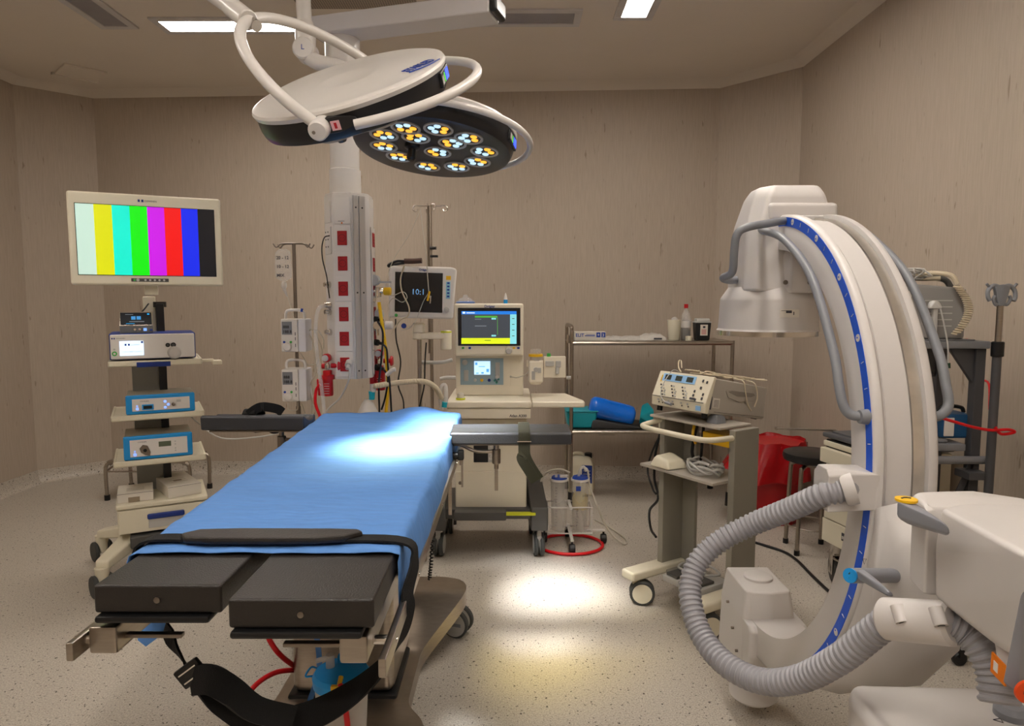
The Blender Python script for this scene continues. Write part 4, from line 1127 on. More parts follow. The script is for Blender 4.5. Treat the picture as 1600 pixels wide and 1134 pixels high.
b.build('clamp', [M_BLACK, M_WHITE], t)

# ---------------------------------------------------------------- patient monitor on its arm
mc = at(661, 457, 3.78); s = 3.78 / FPX
t = thing('patient_monitor', 'white patient monitor showing a clock, left above the anaesthesia machine', 'patient monitor', mc, R(4))
t.rotation_euler.y = R(1.5)
W_, H_ = .178, .142
b = B(); b.prism([(-W_ - .004, -H_), (W_ - .012, -H_), (W_ + .006, H_ - .01), (W_ - .02, H_), (-W_ + .01, H_), (-W_ - .01, H_ - .015)], 'y', -.03, .05, .014, seg=3); b.box((-.12, .05, -.1), (.12, .10, .09), .02); b.build('housing', M_WHITE, t)
b = B(); F_ = FR(0, -.0305, 0); b.box((-.15, -.108, 0), (.108, .108, .002), .001, F_)
b.m = 1; b.text('10:1', .044, F_ @ Matrix.Translation((-.062, -.012, .0022)), ext=.0003); b.build('screen', [M_SCREEN, glow('clock_blue', '#6a9ac8', .6)], t)
b = B(); b.box((.126, .072, 0), (.152, .094, .002), .001, F_); b.m = 1; b.box((.126, -.03, 0), (.150, .062, .0015), .001, F_); b.m = 2
for k in range(5): b.box((.132, -.022 + .018 * k, .0015), (.145, -.013 + .018 * k, .002), 0, F_)
b.build('key_panel', [M_YEL, mat('key_cyan', '#8fc4d4', .5), M_PBLUE], t)
b = B(); b.lathe([(.016, 0), (.015, .012), (.006, .014)], 20, F_ @ Matrix.Translation((.132, -.09, 0))); b.build('knob', M_LGREY, t)
b = B(); b.disc(F_, -.142, -.127, .009, .002, 0); b.m = 1; b.text('Dräger', .016, F_ @ Matrix.Translation((-.02, .118, .0005)), bold=True); b.build('badge', [M_GREEN, M_NAVY], t)
t = thing('equipment_post', 'white jointed arm holding the patient monitor, on a steel post', 'monitor arm', at(655, 600, 3.84))
p = at(655, 515, 3.84)
b = B(); b.cyl(Vector((p.x, 3.84, .1)), Vector((p.x, 3.84, p.z)), .012); b.cyl(Vector((p.x + .0, 3.84, 0)), Vector((p.x, 3.84, .1)), .03, bev=.004); b.build('post', M_STEEL, t, world=True)
b = B(); b.cyl(at(654, 530, 3.84), at(654, 504, 3.84), .034, bev=.006); b.box(at(645, 520, 3.80), at(664, 505, 3.88), .01); b.box(at(655, 530, 3.81), at(700, 519, 3.87), .01); b.cyl(at(697, 546, 3.84), at(697, 516, 3.84), .031, bev=.004)
b.m = 1; b.cyl(at(697, 519.5, 3.84), at(697, 517, 3.84), .0315); b.build('arm', [M_MACH, M_LIME], t, world=True)
b = B(); b.tube(pix([(658, 566), (690, 566), (707, 562)], 3.86), .011); b.tube(pix([(688, 592), (697, 590), (712, 590)], 3.86), .011); b.build('bracket', M_LGREY, t, world=True)
# lamp-like brown cuff and leads over the monitor
t = thing('pressure_cuff', 'rolled brown pressure cuff with black strap on top of the patient monitor', 'cuff', at(640, 409, 3.76))
b = B(); b.tube(pix([(632, 408), (645, 408), (659, 407)], 3.76), lambda u: .018 - .003 * abs(u - .4), seg=12, flat=(.022, .015)); b.build('roll', M_BROWN, t, world=True)
b = B(); b.tube(pix([(632, 408), (620, 408), (608, 413), (608, 416), (618, 413), (632, 411)], 3.76), .007); b.build('strap', M_BLACK, t, world=True)
for lb, pts, r_, m_ in (
        ('clear line running from the hook of the tall stand down to the pendant', [(658, 325), (640, 365), (615, 405), (603, 440), (600, 460)], .0022, M_TUBEW),
        ('white lead drooping over the left of the patient monitor screen', [(632, 414), (626, 435), (628, 455), (639, 480), (637, 494), (625, 500), (612, 520)], .004, M_CORD),
        ('white lead hanging down the middle of the patient monitor screen', [(657, 328), (662, 370), (666, 400), (668, 430), (670, 455), (673, 470)], .0028, M_TUBEW),
        ('grey lead hanging across the patient monitor screen to its lower edge', [(671, 455), (662, 470), (656, 485), (650, 500), (640, 512), (628, 516)], .0022, M_LGREY),
        ('loose clear coil between pendant and patient monitor', [(606, 452), (612, 462), (630, 456), (636, 465), (628, 472), (614, 466), (606, 480), (608, 500), (600, 512)], .0025, M_TUBEW)):
    cable('monitor_lead', lb, 'cable', pts, 3.70, r_, m_)
b = B(); b.cyl(at(668, 470, 3.7), at(671, 455, 3.7), .006); b.m = 1; b.cyl(at(672, 474, 3.7), at(673, 462, 3.7), .004)
tag(b.build('lead_clip', [M_YEL, M_CHROME]), 'small yellow and metal lead clip hanging before the patient monitor screen', 'clip')
b = B(); b.cyl(at(631, 509, 3.7), at(631, 509, 3.66), .014); tag(b.build('lead_connector', M_NAVY), 'round blue connector hanging below the patient monitor', 'connector')
for lb, pts in (('black cable hanging below the patient monitor, nearer the pendant', [(618, 498), (619, 530), (626, 565), (622, 600), (630, 625), (631, 648)]),
                ('black cable hanging below the patient monitor arm, nearer the machine', [(666, 535), (664, 565), (663, 600), (659, 620), (654, 642)]),):
    cable('hanging_cable', lb, 'cable', pts, 3.8, .0042, M_BLACK)

# ---------------------------------------------------------------- anaesthesia machine
AX = at(765, 640, 3.95).x; AY = 3.95
t = thing('anaesthesia_machine', 'cream anaesthesia machine with screen, gas panel, worktop and castered base behind the table', 'anaesthesia machine', (AX, AY, 0))
def ax(px, py, Y): return at(px, py, Y).x - AX
def az(py, Y): return at(765, py, Y).z
x0, x1 = ax(711, 700, AY), ax(823, 700, AY)
z0, z1, zm_ = az(793, AY), az(655, AY), az(735, AY)
b = B(); b.box((x0, 0, z0), (x1, .42, z1), .006); b.build('cabinet', M_MACH, t)
b = B(); b.box((x0 + .003, -.012, z0 + .004), (x1 - .003, .004, zm_ - .004), .006); d_ = b.build('drawer', M_MACH, t)
b = B(); b.cyl((x0 + .03, -.02, zm_ - .07), (x0 + .03, -.01, zm_ - .07), .01); b.build('lock', M_DSTEEL, d_)
b = B(); wx0, wx1 = ax(740, 700, AY), ax(772, 700, AY); b.box((wx0, -.004, az(722, AY)), (wx0 + .085, .004, az(668, AY)), .002); b.m = 1; b.box((wx0 + .085, -.004, az(722, AY)), (wx1 + .005, .003, az(668, AY)), .002)
b.m = 2; b.text('Fabius', .035, face_m((wx0 + .115, -.005, az(718, AY)), (0, 0, 1), (-1, 0, 0)), bold=True); b.build('window', [M_SCREEN, M_LGREY, M_WHITE], t)
b = B(); b.box((x0, .01, z1 - .06), (x0 + .09, .05, z1 + .0), .004); b.build('inner_bay', M_BLACK, t)
# worktop
WY = 3.78 - AY
zw = az(627, 3.78); xl, xm, xr = at(697, 630, 3.78).x - AX, at(831, 630, 3.78).x - AX, at(914, 632, 3.78).x - AX
b = B(); b.box((xl, WY, zw - .04), (xm - .001, .42, zw), .01, seg=3); b.build('worktop', M_MACH, t)
b = B(); b.box((xl + .005, WY + .01, zw - .10), (xm - .005, .4, zw - .042), .006); dd_ = b.build('top_drawer', M_MACH, t)
b = B(); b.text('Atlan A300', .021, FR(xm - .125, WY + .0095, zw - .09), bold=True); b.build('lettering', M_PRINT, dd_)
b = B(); b.prism([(xm + .002, WY + .0), (xr, WY + .0), (xr, WY + .06), (xr - .08, WY + .36), (xm + .002, WY + .36)], 'z', zw - .035, zw - .002, .008, seg=3); b.build('side_shelf', M_MACH, t)
# upper housing
UY = 4.02 - AY
ux0, ux1 = ax(712, 600, 4.0), ax(818, 600, 4.0)
zs0, zs1 = zw, az(556, 4.0)
b = B(); b.box((ux0, UY, zs0), (ux1, UY + .3, zs1 + .02), .006); b.m = 1
b.box((ux1 - .078, UY - .002, zs0 + .06), (ux1 - .012, UY + .002, zs1 - .03), .001); b.build('upper_housing', [M_MACH, M_MACH], t)
sx0, sx1 = ax(710, 520, 3.95), ax(818, 520, 3.95); sz0, sz1 = az(556, 3.95), az(474, 3.95)
b = B(); b.box((sx0, -.0, sz0), (sx1, .10, sz1), .012, seg=3); scr = b.build('display_housing', M_MACH, t)
F_ = FR(0, -.0008, 0)
def P2(px, py): p = at(px, py, 3.95); return p.x - AX, p.z
b = B()
def prect(m, a, c, z=.002):
    (xa, za), (xb, zb_) = P2(*a), P2(*c); b.m = m; b.box((min(xa, xb), min(za, zb_), 0), (max(xa, xb), max(za, zb_), z), 0, F_)
prect(0, (715.5, 481), (813, 540), .002); prect(1, (721, 486), (807, 537), .003); prect(2, (721, 486), (807, 491), .004); prect(3, (721, 528), (797, 537), .004); prect(4, (797, 491), (807, 537), .004)
prect(5, (742, 493.5), (777, 496), .004); prect(4, (768, 496.5), (775, 499), .004); prect(4, (768, 523), (775, 525.5), .004); prect(5, (777, 496), (777.7, 523), .004)
prect(6, (742, 498), (752, 499), .004); prect(6, (742, 508.5), (760, 509.8), .004); prect(7, (757, 531), (767, 532), .0045); prect(8, (723, 487), (727, 489.8), .0045)
prect(8, (729, 488), (742, 489.3), .0045)
for k in range(4): prect(7, (800, 497 + 9 * k), (804, 498.2 + 9 * k), .0045)
b.build('screen', [M_SCREEN, glow('scr_grey', '#3a3e44', .9), glow('scr_blue', '#1c6cc4', 1.0), glow('scr_lime', '#c8d818', 1.0), glow('scr_cyan', '#78c4cc', 1.0), glow('scr_green', '#4a9a34', 1.0), glow('scr_text', '#70787e', .8), glow('scr_dark', '#4a5c20', .4), glow('scr_white', '#cfe4ff', 1.0)], scr)
b = B(); (lx, lz) = P2(757, 480.2); b.text('Dräger', .021, F_ @ Matrix.Translation((lx, lz - .001, 0)), bold=True); b.build('lettering', M_NAVY, scr)
b = B()
for px_, m_ in ((723.5, 0), (734, 1), (803, 2), (810, 1)):
    x, z = P2(px_, 543.5); b.m = m_; b.box((x - .007, z - .006, 0), (x + .007, z + .006, .0015), .0, F_)
b.build('key', [M_GREEN, M_PBLUE, M_YEL], scr)
b = B(); x, z = P2(795, 548); b.lathe([(.019, 0), (.018, .018), (.014, .022), (.0001, .022)], 24, F_ @ Matrix.Translation((x, z, 0))); b.build('knob', M_LGREY, scr)
# control panel
cY = UY; F_ = FR(0, cY - .0008, 0)
def P3(px, py): p = at(px, py, cY + AY); return p.x - AX, p.z
b = B()
(xa, za), (xb, zb_) = P3(719.5, 601), P3(786.5, 559.5); b.box((xa, za, 0), (xb, zb_, .003), .001, F_)
pan = b.build('control_panel', mat('panel_bluegrey', '#8fa6b2', .45), t)
b = B()
(xa, za), (xb, zb_) = P3(741, 585), P3(766, 564); b.m = 0; b.box((xa, za, .003), (xb, zb_, .005), 0, F_); b.m = 1
for (u0, v0, u1, v1) in ((742.5, 566, 746, 570), (760, 576, 764, 581), (744, 582, 748, 583.5), (752, 581, 756, 583.5), (748, 572, 758, 573)):
    (xa, za), (xb, zb_) = P3(u0, v1), P3(u1, v0); b.box((xa, za, .005), (xb, zb_, .0056), 0, F_)
b.build('small_screen', [glow('lit_pale', '#b8dcff', 1.1), glow('lit_mid', '#5aa0e0', .8)], pan)
b = B(); b.m = 0
for u, v in ((726.5, 566),): x, z = P3(u, v); b.m = 0; b.lathe([(.016, .003), (.016, .012), (.011, .014), (.0001, .014)], 18, F_ @ Matrix.Translation((x, z, 0)))
for (u, m_) in ((742.5, 0), (753, 1), (764.5, 2)):
    x, z = P3(u, 593.5); b.m = m_; b.lathe([(.009, .003), (.009, .014), (.0001, .015)], 16, F_ @ Matrix.Translation((x, z, 0)))
for (u, v0, v1) in ((728.5, 595, 578), (777.5, 590, 566)):
    (xa, za), (xb, zb_) = P3(u - 3.5, v0), P3(u + 3.5, v1); b.m = 3; b.box((xa, za, .003), (xb, zb_, .012), .003, F_)
x, z = P3(777, 588); b.m = 0; b.lathe([(.01, .003), (.01, .03)], 14, F_ @ Matrix.Translation((x, z, 0)))
b.m = 4
for u, v in ((773, 594), (779, 592), (776, 597)): x, z = P3(u, v); b.lathe([(.006, .003), (.006, .02)], 10, F_ @ Matrix.Translation((x, z, 0)))
b.build('control_knob', [M_LGREY, M_YEL, M_NAVY, M_CLEARM, mat('deep_green', '#2c7466', .4)], pan)
b = B(); x, z = P3(798, 588); b.lathe([(.006, 0), (.006, .02)], 12, F_ @ Matrix.Translation((x, z, 0))); b.tube([(x, cY - .02, z), (x + .04, cY - .05, z), (x + .09, cY - .05, z + .02), (x + .12, cY - .02, z + .06)], .003); b.build('sample_line', M_TUBEW, t)
b = B(); x = ax(719, 617, 3.82); b.lathe([(.024, 0), (.026, .006), (.024, .012), (.02, .014), (.018, .035), (.011, .04), (.0001, .04)], 24, Matrix.Translation((x, -.1, zw))); b.m = 1; b.lathe([(.0265, .001), (.0265, .011)], 24, Matrix.Translation((x, -.1, zw)))
b.build('valve_cap', [M_CLEARM, M_LIME], t)
# base
bz1 = az(795, 3.9); b = B(); b.box((x0 - .09, -.06, bz1 - .06), (x1 + .03, .42, bz1), .01); b.box((x0 + .0, -.12, bz1 - .05), (x1 - .12, -.05, bz1 - .0), .008); b.m = 1; b.box((x1 - .12, -.11, bz1 - .022), (x1 + .05, -.08, bz1 - .006), .003)
b.build('base', [M_DGREY, M_LIME], t)
for px_, sy in ((842, 1), (686, -1)):
    x = at(px_, 830, 3.95).x - AX
    b = B(); b.hull([(x - .05, -.1, .17), (x + .05, -.1, .17), (x - .05, -.1, bz1 + .02), (x + .05, -.1, bz1 + .02), (x - .08, .36, .17), (x + .03, .36, .17), (x - .08, .3, bz1 + .14), (x + .02, .3, bz1 + .14)], .012); b.build('base_arm', M_DGREY, t)
    caster(t, x, -.05, r=.068, w=.024, top=.18, body=M_LGREY, hub=M_LGREY, ang=R(4 * sy))
    caster(t, x - .02 * sy, .33, r=.068, w=.024, top=.18, body=M_LGREY, hub=M_LGREY)
# items on the machine
tp = sz1
c = at(790, 473, 4.0)
t2 = thing('glue_bottle', 'small white dropper bottle with blue base on top of the anaesthesia machine', 'bottle', (c.x, 4.0, AY * 0 + tp))
b = B(); b.lathe([(.012, 0), (.012, .022)], 18); b.build('body', M_BLUEP, t2); b = B(); b.lathe([(.011, .022), (.009, .035), (.003, .06), (.0001, .061)], 18); b.build('cap', M_WHITE, t2)
c = at(727, 470, 4.0)
t2 = thing('face_mask', 'clear breathing mask with blue rim on top of the anaesthesia machine', 'face mask', (c.x, 4.02, tp))
b = B(); b.lathe([(.055, 0), (.057, .006), (.05, .012)], 28); b.build('cushion', mat('mask_blue', '#5f7fc0', .3, alpha=.8), t2); b = B(); b.lathe([(.048, .01), (.035, .03), (.016, .036), (.014, .05)], 28); b.build('dome', M_CLEAR, t2)
# absorber on the right of the machine
c = at(837, 600, 3.98)
t2 = thing('vaporiser', 'white gas vaporiser with yellow ring on the right side of the anaesthesia machine', 'vaporiser', (c.x, 3.98, c.z))
hh = at(837, 553, 3.98).z - c.z
b = B(); b.box((-.042, -.04, .01), (.042, .045, hh - .035), .012, seg=3); b.lathe([(.03, 0), (.036, .012)], 20); b.m = 1; b.box((-.025, -.042, .03), (-.005, -.04, .08)); b.box((.01, -.042, .07), (.03, -.04, .1)); b.box((-.01, -.042, .14), (.02, -.04, .143)); b.build('body', [M_MACH, M_LGREY], t2)
b = B(); b.lathe([(.033, hh - .04), (.033, hh - .012)], 24); b.build('neck', M_CLEARM, t2)
b = B(); b.lathe([(.042, hh - .014), (.042, hh)], 28); b.build('ring', M_YEL, t2)
b = B(); b.lathe([(.03, hh), (.03, hh + .03)], 24); b.build('dome', M_CLEAR, t2)
b = B(); b.cyl((.0, -.042, .09), (.0, -.06, .09), .014); b.build('knob', M_LGREY, t2)
c = at(868, 590, 4.0)
t2 = thing('sensor_plate', 'cream sensor plate with clips on the right arm of the anaesthesia machine', 'bracket', (c.x, 4.0, c.z))
b = B(); xx0, xx1 = at(823, 580, 4.0).x - c.x, at(884, 580, 4.0).x - c.x; hz = at(868, 557, 4.0).z - c.z
b.box((-.07, 0, 0), (xx1, .03, hz), .004); b.box((xx0, .03, .06), (xx1, .05, .1), .004); b.build('plate', M_MACH, t2)
b = B(); b.box((-.06, -.012, hz * .55), (-.01, .002, hz * .8), .003); b.box((.0, -.012, hz * .5), (.03, .002, hz * .8), .003); b.box((.0, -.02, hz * .2), (.02, .0, hz * .5), .003); b.cyl((xx1 + .005, 0, .0), (xx1 + .03, 0, 0), .01); b.build('clip', M_LGREY, t2)
b = B(); b.lathe([(.012, 0), (.011, .018), (.0001, .02)], 14, Matrix.Translation((-.04, .01, hz))); b.build('cap', M_GREEN, t2)

# ---------------------------------------------------------------- steel trolley at the back wall
TYf, TYb = 4.92, 5.38
xa, xb = at(893, 600, TYf).x, at(1143, 600, TYf).x
zt1, zt2 = at(1000, 532, TYf).z, at(1000, 671, TYf).z
t = thing('instrument_trolley', 'long steel two shelf trolley against the back wall', 'trolley', ((xa + xb) / 2, 5.15, 0))
for i, (x, ys) in enumerate(((xa, (TYf, TYb)), (xb, (TYf, TYb)))):
    for y in ys:
        b = B(); b.cyl((x, y, .1), (x, y, zt1 + (.0 if i else .03)), .0135); lg = b.build('post', M_STEEL, t, world=True)
        b = B(); b.cyl((x, y, 0.0), (x, y, .1), .024, .02); b.build('foot', M_BLACK, lg, world=True)
b = B(); b.tube([(xa, TYf, zt1), (xa, TYf, zt1 + .07), (xa, TYf + .04, zt1 + .10), (xa, TYb - .04, zt1 + .10), (xa, TYb, zt1 + .07), (xa, TYb, zt1)], .0135); b.box((xa - .03, TYf + .02, zt1 - .02), (xa - .015, TYf + .08, zt1 + .04), .004); b.build('push_handle', M_STEEL, t, world=True)
for z, nm in ((zt1, 0), (zt2, 1)):
    b = B(); b.box((xa, TYf, z - .012), (xb, TYb, z - .004), .002)
    b.tube([(xa, TYf, z - .02), (xb, TYf, z - .02)], .014, smooth=0); b.tube([(xa, TYb, z - .02), (xb, TYb, z - .02)], .012, smooth=0); b.tube([(xa, TYf, z - .02), (xa, TYb, z - .02)], .012, smooth=0); b.tube([(xb, TYf, z - .02), (xb, TYb, z - .02)], .012, smooth=0)
    if nm: b.box((xa + .2, TYf - .004, z - .045), (xa + .32, TYf + .004, z - .03), .002)
    b.build('shelf', M_STEEL, t, world=True)
SY = 5.08


def on_shelf(name, label, cat, px_, z, Y=SY, rz=0, group=None):
    return thing(name, label, cat, (at(px_, 530, Y).x, Y, z), rz, group)


zsf = zt1 - .004
s = SY / FPX
t = on_shelf('carton', 'white carton printed ELIT in blue at the left end of the top shelf', 'box', 921, zsf)
b = B(); b.box((-.115, -.05, 0), (.115, .05, .062), .002); b.build('box_body', M_PAPER, t)
b = B(); F_ = FR(0, -.0505, 0); b.text('ELIT', .034, F_ @ Matrix.Translation((-.108, .026, 0)), bold=True); b.box((.045, .022, 0), (.075, .058, .0006), 0, F_); b.box((.082, .022, 0), (.112, .058, .0006), 0, F_); b.box((-.04, .03, 0), (.035, .036, .0005), 0, F_); b.box((-.03, .04, 0), (.035, .043, .0005), 0, F_)
b.m = 1; b.text('+', .03, F_ @ Matrix.Translation((.052, .03, .0007)), bold=True); b.text('3', .03, F_ @ Matrix.Translation((.088, .028, .0007)), bold=True); b.build('print', [M_PBLUE, M_WHITE], t)
rn = random.Random(5)
for k, (px_, w_, lb) in enumerate(((958, .15, 'clear wrapped packet beside the ELIT carton on the top shelf'), (985, .18, 'clear wrapped packet, middle one on the top shelf'), (1018, .18, 'wrapped packet with dark print, nearest the white cup on the top shelf'))):
    b = B(Matrix.Translation((at(px_, 530, SY).x, SY, zsf)))
    pts = []
    nx, ny = 14, 6; G = []; 
    for sgn in (1,):
        for j in range(ny + 1):
            row = []
            for i in range(nx + 1):
                u, v = i / nx, j / ny; h_ = (.03 + .02 * (k == 2)) * (math.sin(math.pi * u) ** .4) * (math.sin(math.pi * v) ** .5) + rn.uniform(-.004, .006)
                row.append((w_ * (u - .5) * 1.2, .16 * (v - .5), max(.001, h_)))
            G.append(row)
    b.sheet(G); b.sheet([[(x, y, 0.0005) for x, y, z in r_] for r_ in G])
    b.m = 1; b.box((.0, -.083, .008), (.06, -.081, .02)) if k == 2 else None
    tag(b.build('wrapped_packet', [M_CLEARM, M_PRINT]), lb, 'packet')
t = on_shelf('plastic_cup', 'tall white tapered cup with bag inside on the top shelf', 'cup', 1053, zsf)
b = B(); b.lathe([(.04, 0), (.042, .004), (.052, .15), (.05, .15), (.038, .01)], 28, cap=False); b.lathe([(.04, 0), (.04, .001)], 28); b.build('cup', M_CREAM, t)
b = B(); b.hull([(-.03, -.03, .12), (.035, -.02, .13), (.03, .03, .12), (-.03, .03, .12), (.0, 0, .175), (.02, .01, .17), (-.02, 0, .165)], .005); b.build('liner', M_CLEARM, t)
t = on_shelf('bottle', 'clear water bottle with red cap on the top shelf', 'bottle', 1071, zsf, 5.14)
b = B(); b.lathe([(.034, 0), (.037, .006), (.037, .15), (.03, .19), (.014, .225), (.013, .24)], 28); b.build('bottle_body', M_GLASSY, t)
b = B(); b.lathe([(.0155, .235), (.0155, .265), (.0001, .266)], 20); b.build('cap', M_RED, t)
b = B(); b.lathe([(.0375, .09), (.0375, .14)], 28, cap=False); b.build('label', M_WHITE, t)
b = B(); b.lathe([(.033, .004), (.033, .08)], 24); b.build('dark_content', M_DGREY, t)
t = on_shelf('jar', 'small cream jar in front of the water bottle', 'jar', 1076, zsf, 5.0)
b = B(); b.lathe([(.022, 0), (.023, .003), (.023, .032), (.0001, .034)], 24); b.build('jar_body', M_CREAM, t)
t = on_shelf('sharps_bin', 'black sharps container with grey lid and white label, right on the top shelf', 'sharps container', 1096, zsf)
b = B(); b.hull([(x * k_, y * k_, z) for z, k_ in ((0, .85), (.13, 1)) for x in (-.058, .058) for y in (-.05, .05)], .008); b.build('bin', M_SATIN, t)
b = B(); b.box((-.06, -.053, .128), (.06, .053, .136), .003); b.box((-.048, -.045, .134), (.048, .045, .16), .008); b.build('lid', M_LGREY, t)
b = B(); F_ = face_m((0, -.0475, 0), (1, 0, 0), (0, -.04, 1)); b.box((-.024, .035, 0), (.03, .115, .002), 0, F_); b.m = 1; b.box((-.006, .09, .002), (.012, .105, .0028), 0, F_)
b.m = 2
for k in range(4): b.box((-.016, .045 + .01 * k, .002), (.02, .049 + .01 * k, .0026), 0, F_)
b.build('label', [M_PAPER, M_PRINT, M_RED], t)
zsl = zt2 - .004
t = on_shelf('plastic_basin', 'teal plastic basin at the left of the lower shelf', 'basin', 908, zsl)
b = B(); b.hull([(x * k_, y * k_, z) for z, k_ in ((0, .86), (.13, 1)) for x in (-.115, .115) for y in (-.12, .12)], .02, seg=3); b.build('tub', M_TEAL, t)
b = B(); b.box((-.12, -.125, .126), (.12, .125, .134), .004); b.build('rim', M_TEAL, t)
b = B(); c0, c1 = at(921, 634, 5.05), at(990, 652, 5.05); b.tube([c0, c0.lerp(c1, .15), c0.lerp(c1, .5), c0.lerp(c1, .85), c1], lambda u: .082 * (1 - (2 * u - 1) ** 6 * .35), seg=20)
tag(b.build('blue_bag_roll', mat('blue_film', '#136fe2', .2, bump=.6, bscale=12)), 'shiny blue plastic roll leaning on the lower shelf', 'plastic roll')
b = B(); b.hull([at(x, y, Y) for x, y, Y in ((1003, 632, 5.1), (1012, 628, 5.15), (1022, 640, 5.1), (1020, 665, 5.05), (998, 664, 5.05), (1000, 650, 5.0), (1010, 640, 5.2), (1018, 668, 5.2))], .008)
tag(b.build('teal_bag', M_TEAL), 'crumpled teal bag on the lower shelf behind the grey generator cart', 'bag')
b = B(); xx = at(955, 660, 5.05).x; b.hull([(xx + dx_, 5.05 + dy_, zsl + dz_) for dx_, dy_, dz_ in ((-.16, -.1, 0), (.3, -.1, 0), (-.16, .12, 0), (.3, .12, 0), (-.15, -.08, .075), (.26, -.05, .02), (-.15, .1, .08), (.26, .1, .03))], .01)
tag(b.build('black_bag', M_BLACK), 'black folded bag under the blue roll on the lower shelf', 'bag')

# ---------------------------------------------------------------- floor items by the machine
c = onz(929, 762, 0)
t = thing('jerrycan', 'white plastic jerrycan with black cap and blue label under the steel trolley', 'jerrycan', (at(909, 740, 5.25).x, 5.25, 0), R(-12))
hh = .30
b = B(); b.hull([(x * k_, y * k_, z) for z, k_ in ((0, .92), (.02, 1), (hh - .06, 1), (hh - .015, .8), (hh, .6)) for x in (-.095, .095) for y in (-.08, .08)], .018, seg=3); b.tube([(-.08, 0, hh - .04), (-.06, 0, hh + .01), (.0, 0, hh + .01), (.02, 0, hh - .02)], .014); b.build('canister_body', M_CREAM, t)
b = B(); b.cyl((.05, 0, hh - .02), (.05, 0, hh + .02), .03, bev=.003); b.build('cap', M_BLACK, t)
b = B(); b.box((.01, -.0825, .10), (.088, -.08, .24), .001); b.m = 1
for k in range(4): b.box((.02, -.0832, .12 + .025 * k), (.075, -.0822, .124 + .025 * k))
b.build('label', [M_NAVY, M_LGREY], t)
CYs = 4.13
xs_ = [at(873.5, 800, CYs).x, at(906, 800, CYs).x]; xm_ = sum(xs_) / 2
t = thing('canister_stand', 'white wire stand on black casters holding the two clear canisters', 'canister stand', (xm_, CYs, 0))
b = B(); xl_, xr_ = xs_[0] - .07, xs_[1] + .068
za_, zb_ = .085, at(890, 793, CYs - .07).z
for z in (za_, zb_): b.tube([(xl_ + .02, CYs - .07, z), (xr_, CYs - .07, z), (xr_, CYs + .07, z), (xl_, CYs + .07, z), (xl_, CYs - .05, z)], .0045, smooth=0, closed=True)
for x in (xl_, xr_):
    for y in (CYs - .06, CYs + .07): b.cyl((x, y, za_), (x, y, zb_), .004)
b.build('wire_frame', M_WHITE, t, world=True)
b = B(); b.box((xm_ - .008, CYs - .19, .075), (xm_ + .012, CYs + .12, .088), .003); b.box((xm_, CYs - .01, .075), (xr_ + .09, CYs + .01, .088), .003); b.box((xm_ - .01, CYs - .1, zb_ - .005), (xm_ + .01, CYs + .07, zb_ + .01), .003); b.build('base_bar', M_WHITE, t, world=True)
for x, y in ((xm_ + .002, CYs - .18), (xr_ + .08, CYs), (xl_ - .02, CYs + .02), (xm_, CYs + .12)):
    b = B(); b.cyl((x, y, .05), (x, y, .08), .006); b.cyl((x - .018, y, .03), (x + .018, y, .03), .03, bev=.005); b.build('caster', M_BLACK, t, world=True)
for k, x in enumerate(xs_):
    t = thing('suction_canister', ('clear graduated canister with white connector on its blue lid, left in the wire stand', 'clear canister with yellowish filling under a blue lid, right in the wire stand')[k], 'suction canister', (x, CYs, .09), group='canisters in the wire stand')
    ht = at(880, 745, CYs).z - .09
    b = B(); b.lathe([(.045, 0), (.048, .004), (.053, ht - .02), (.053, ht - .015)], 32); b.m = 1
    for q in range(14): b.box((-.028, -.0535 + .004 * 0, .04 + q * .018), (-.014 if q % 2 else -.02, -.0505, .042 + q * .018)) if k == 0 or q < 7 else None
    b.build('jar', [M_GLASSY, M_PRINT], t)
    b = B(); b.lathe([(.057, ht - .02), (.057, ht - .008)], 32); b.build('lid_ring', M_WHITE, t)
    b = B(); b.lathe([(.05, ht - .01), (.045, ht + .004), (.0001, ht + .006)], 32); b.build('lid', M_PBLUE, t)
    b = B()
    if k == 0: b.box((-.0, -.04, ht + .004), (.05, -.01, ht + .02), .003); b.cyl((-.02, -.02, ht), (-.02, -.02, ht + .02), .009)
    else: b.tube([(-.01, 0, ht), (-.0, -.01, ht + .05), (.02, -.01, ht + .065), (.035, -.02, ht + .04)], .009)
    b.build('port', M_CLEARM, t)
    if k == 1:
        b = B(); b.lathe([(.046, ht * .40), (.048, ht * .6), (.04, ht * .68), (.0001, ht * .7)], 28); b.build('filling', mat('yellow_filling', '#d8c890', .6), t)
        b = B(); b.box((-.03, -.0525, ht - .075), (.0, -.0505, ht - .045)); b.m = 1; b.text('3000', .018, FR(.008, -.0535, ht - .11)); b.build('label', [M_PBLUE, M_PRINT], t)
b = B(); cc = onz(905, 842); pts = [cc + Vector((.20 * math.cos(a) * 1.0, .13 * math.sin(a), .012 + .0 * a)) for a in [math.pi * 2 * k / 16 for k in range(16)]]
pts = [Vector((xm_ + .0 + .20 * math.cos(a), CYs - .05 + .17 * math.sin(a), .012)) for a in [math.pi * 2 * k / 16 for k in range(16)]]
b.tube(pts, .0095, seg=12, closed=True)
b.tube([Vector((xm_ - .18, CYs - .02, .012)), Vector((xm_ - .1, CYs - .09, .1)), Vector((xm_ - .02, CYs - .08, .2)), Vector((xm_, CYs + .0, .25))], .007) if False else None
tag(b.build('red_tube_coil', M_REDT), 'red tube coiled on the floor around the canister stand', 'tubing')
b = B(); b.tube(pix([(912, 730, CYs), (918, 735, CYs), (922, 760, CYs), (935, 795, 4.1), (952, 830, 4.1)], 4.1) + [onz(975, 850, .008), onz(978, 842, .008), onz(955, 825, .008), onz(930, 812, .008)], .0065, seg=10)
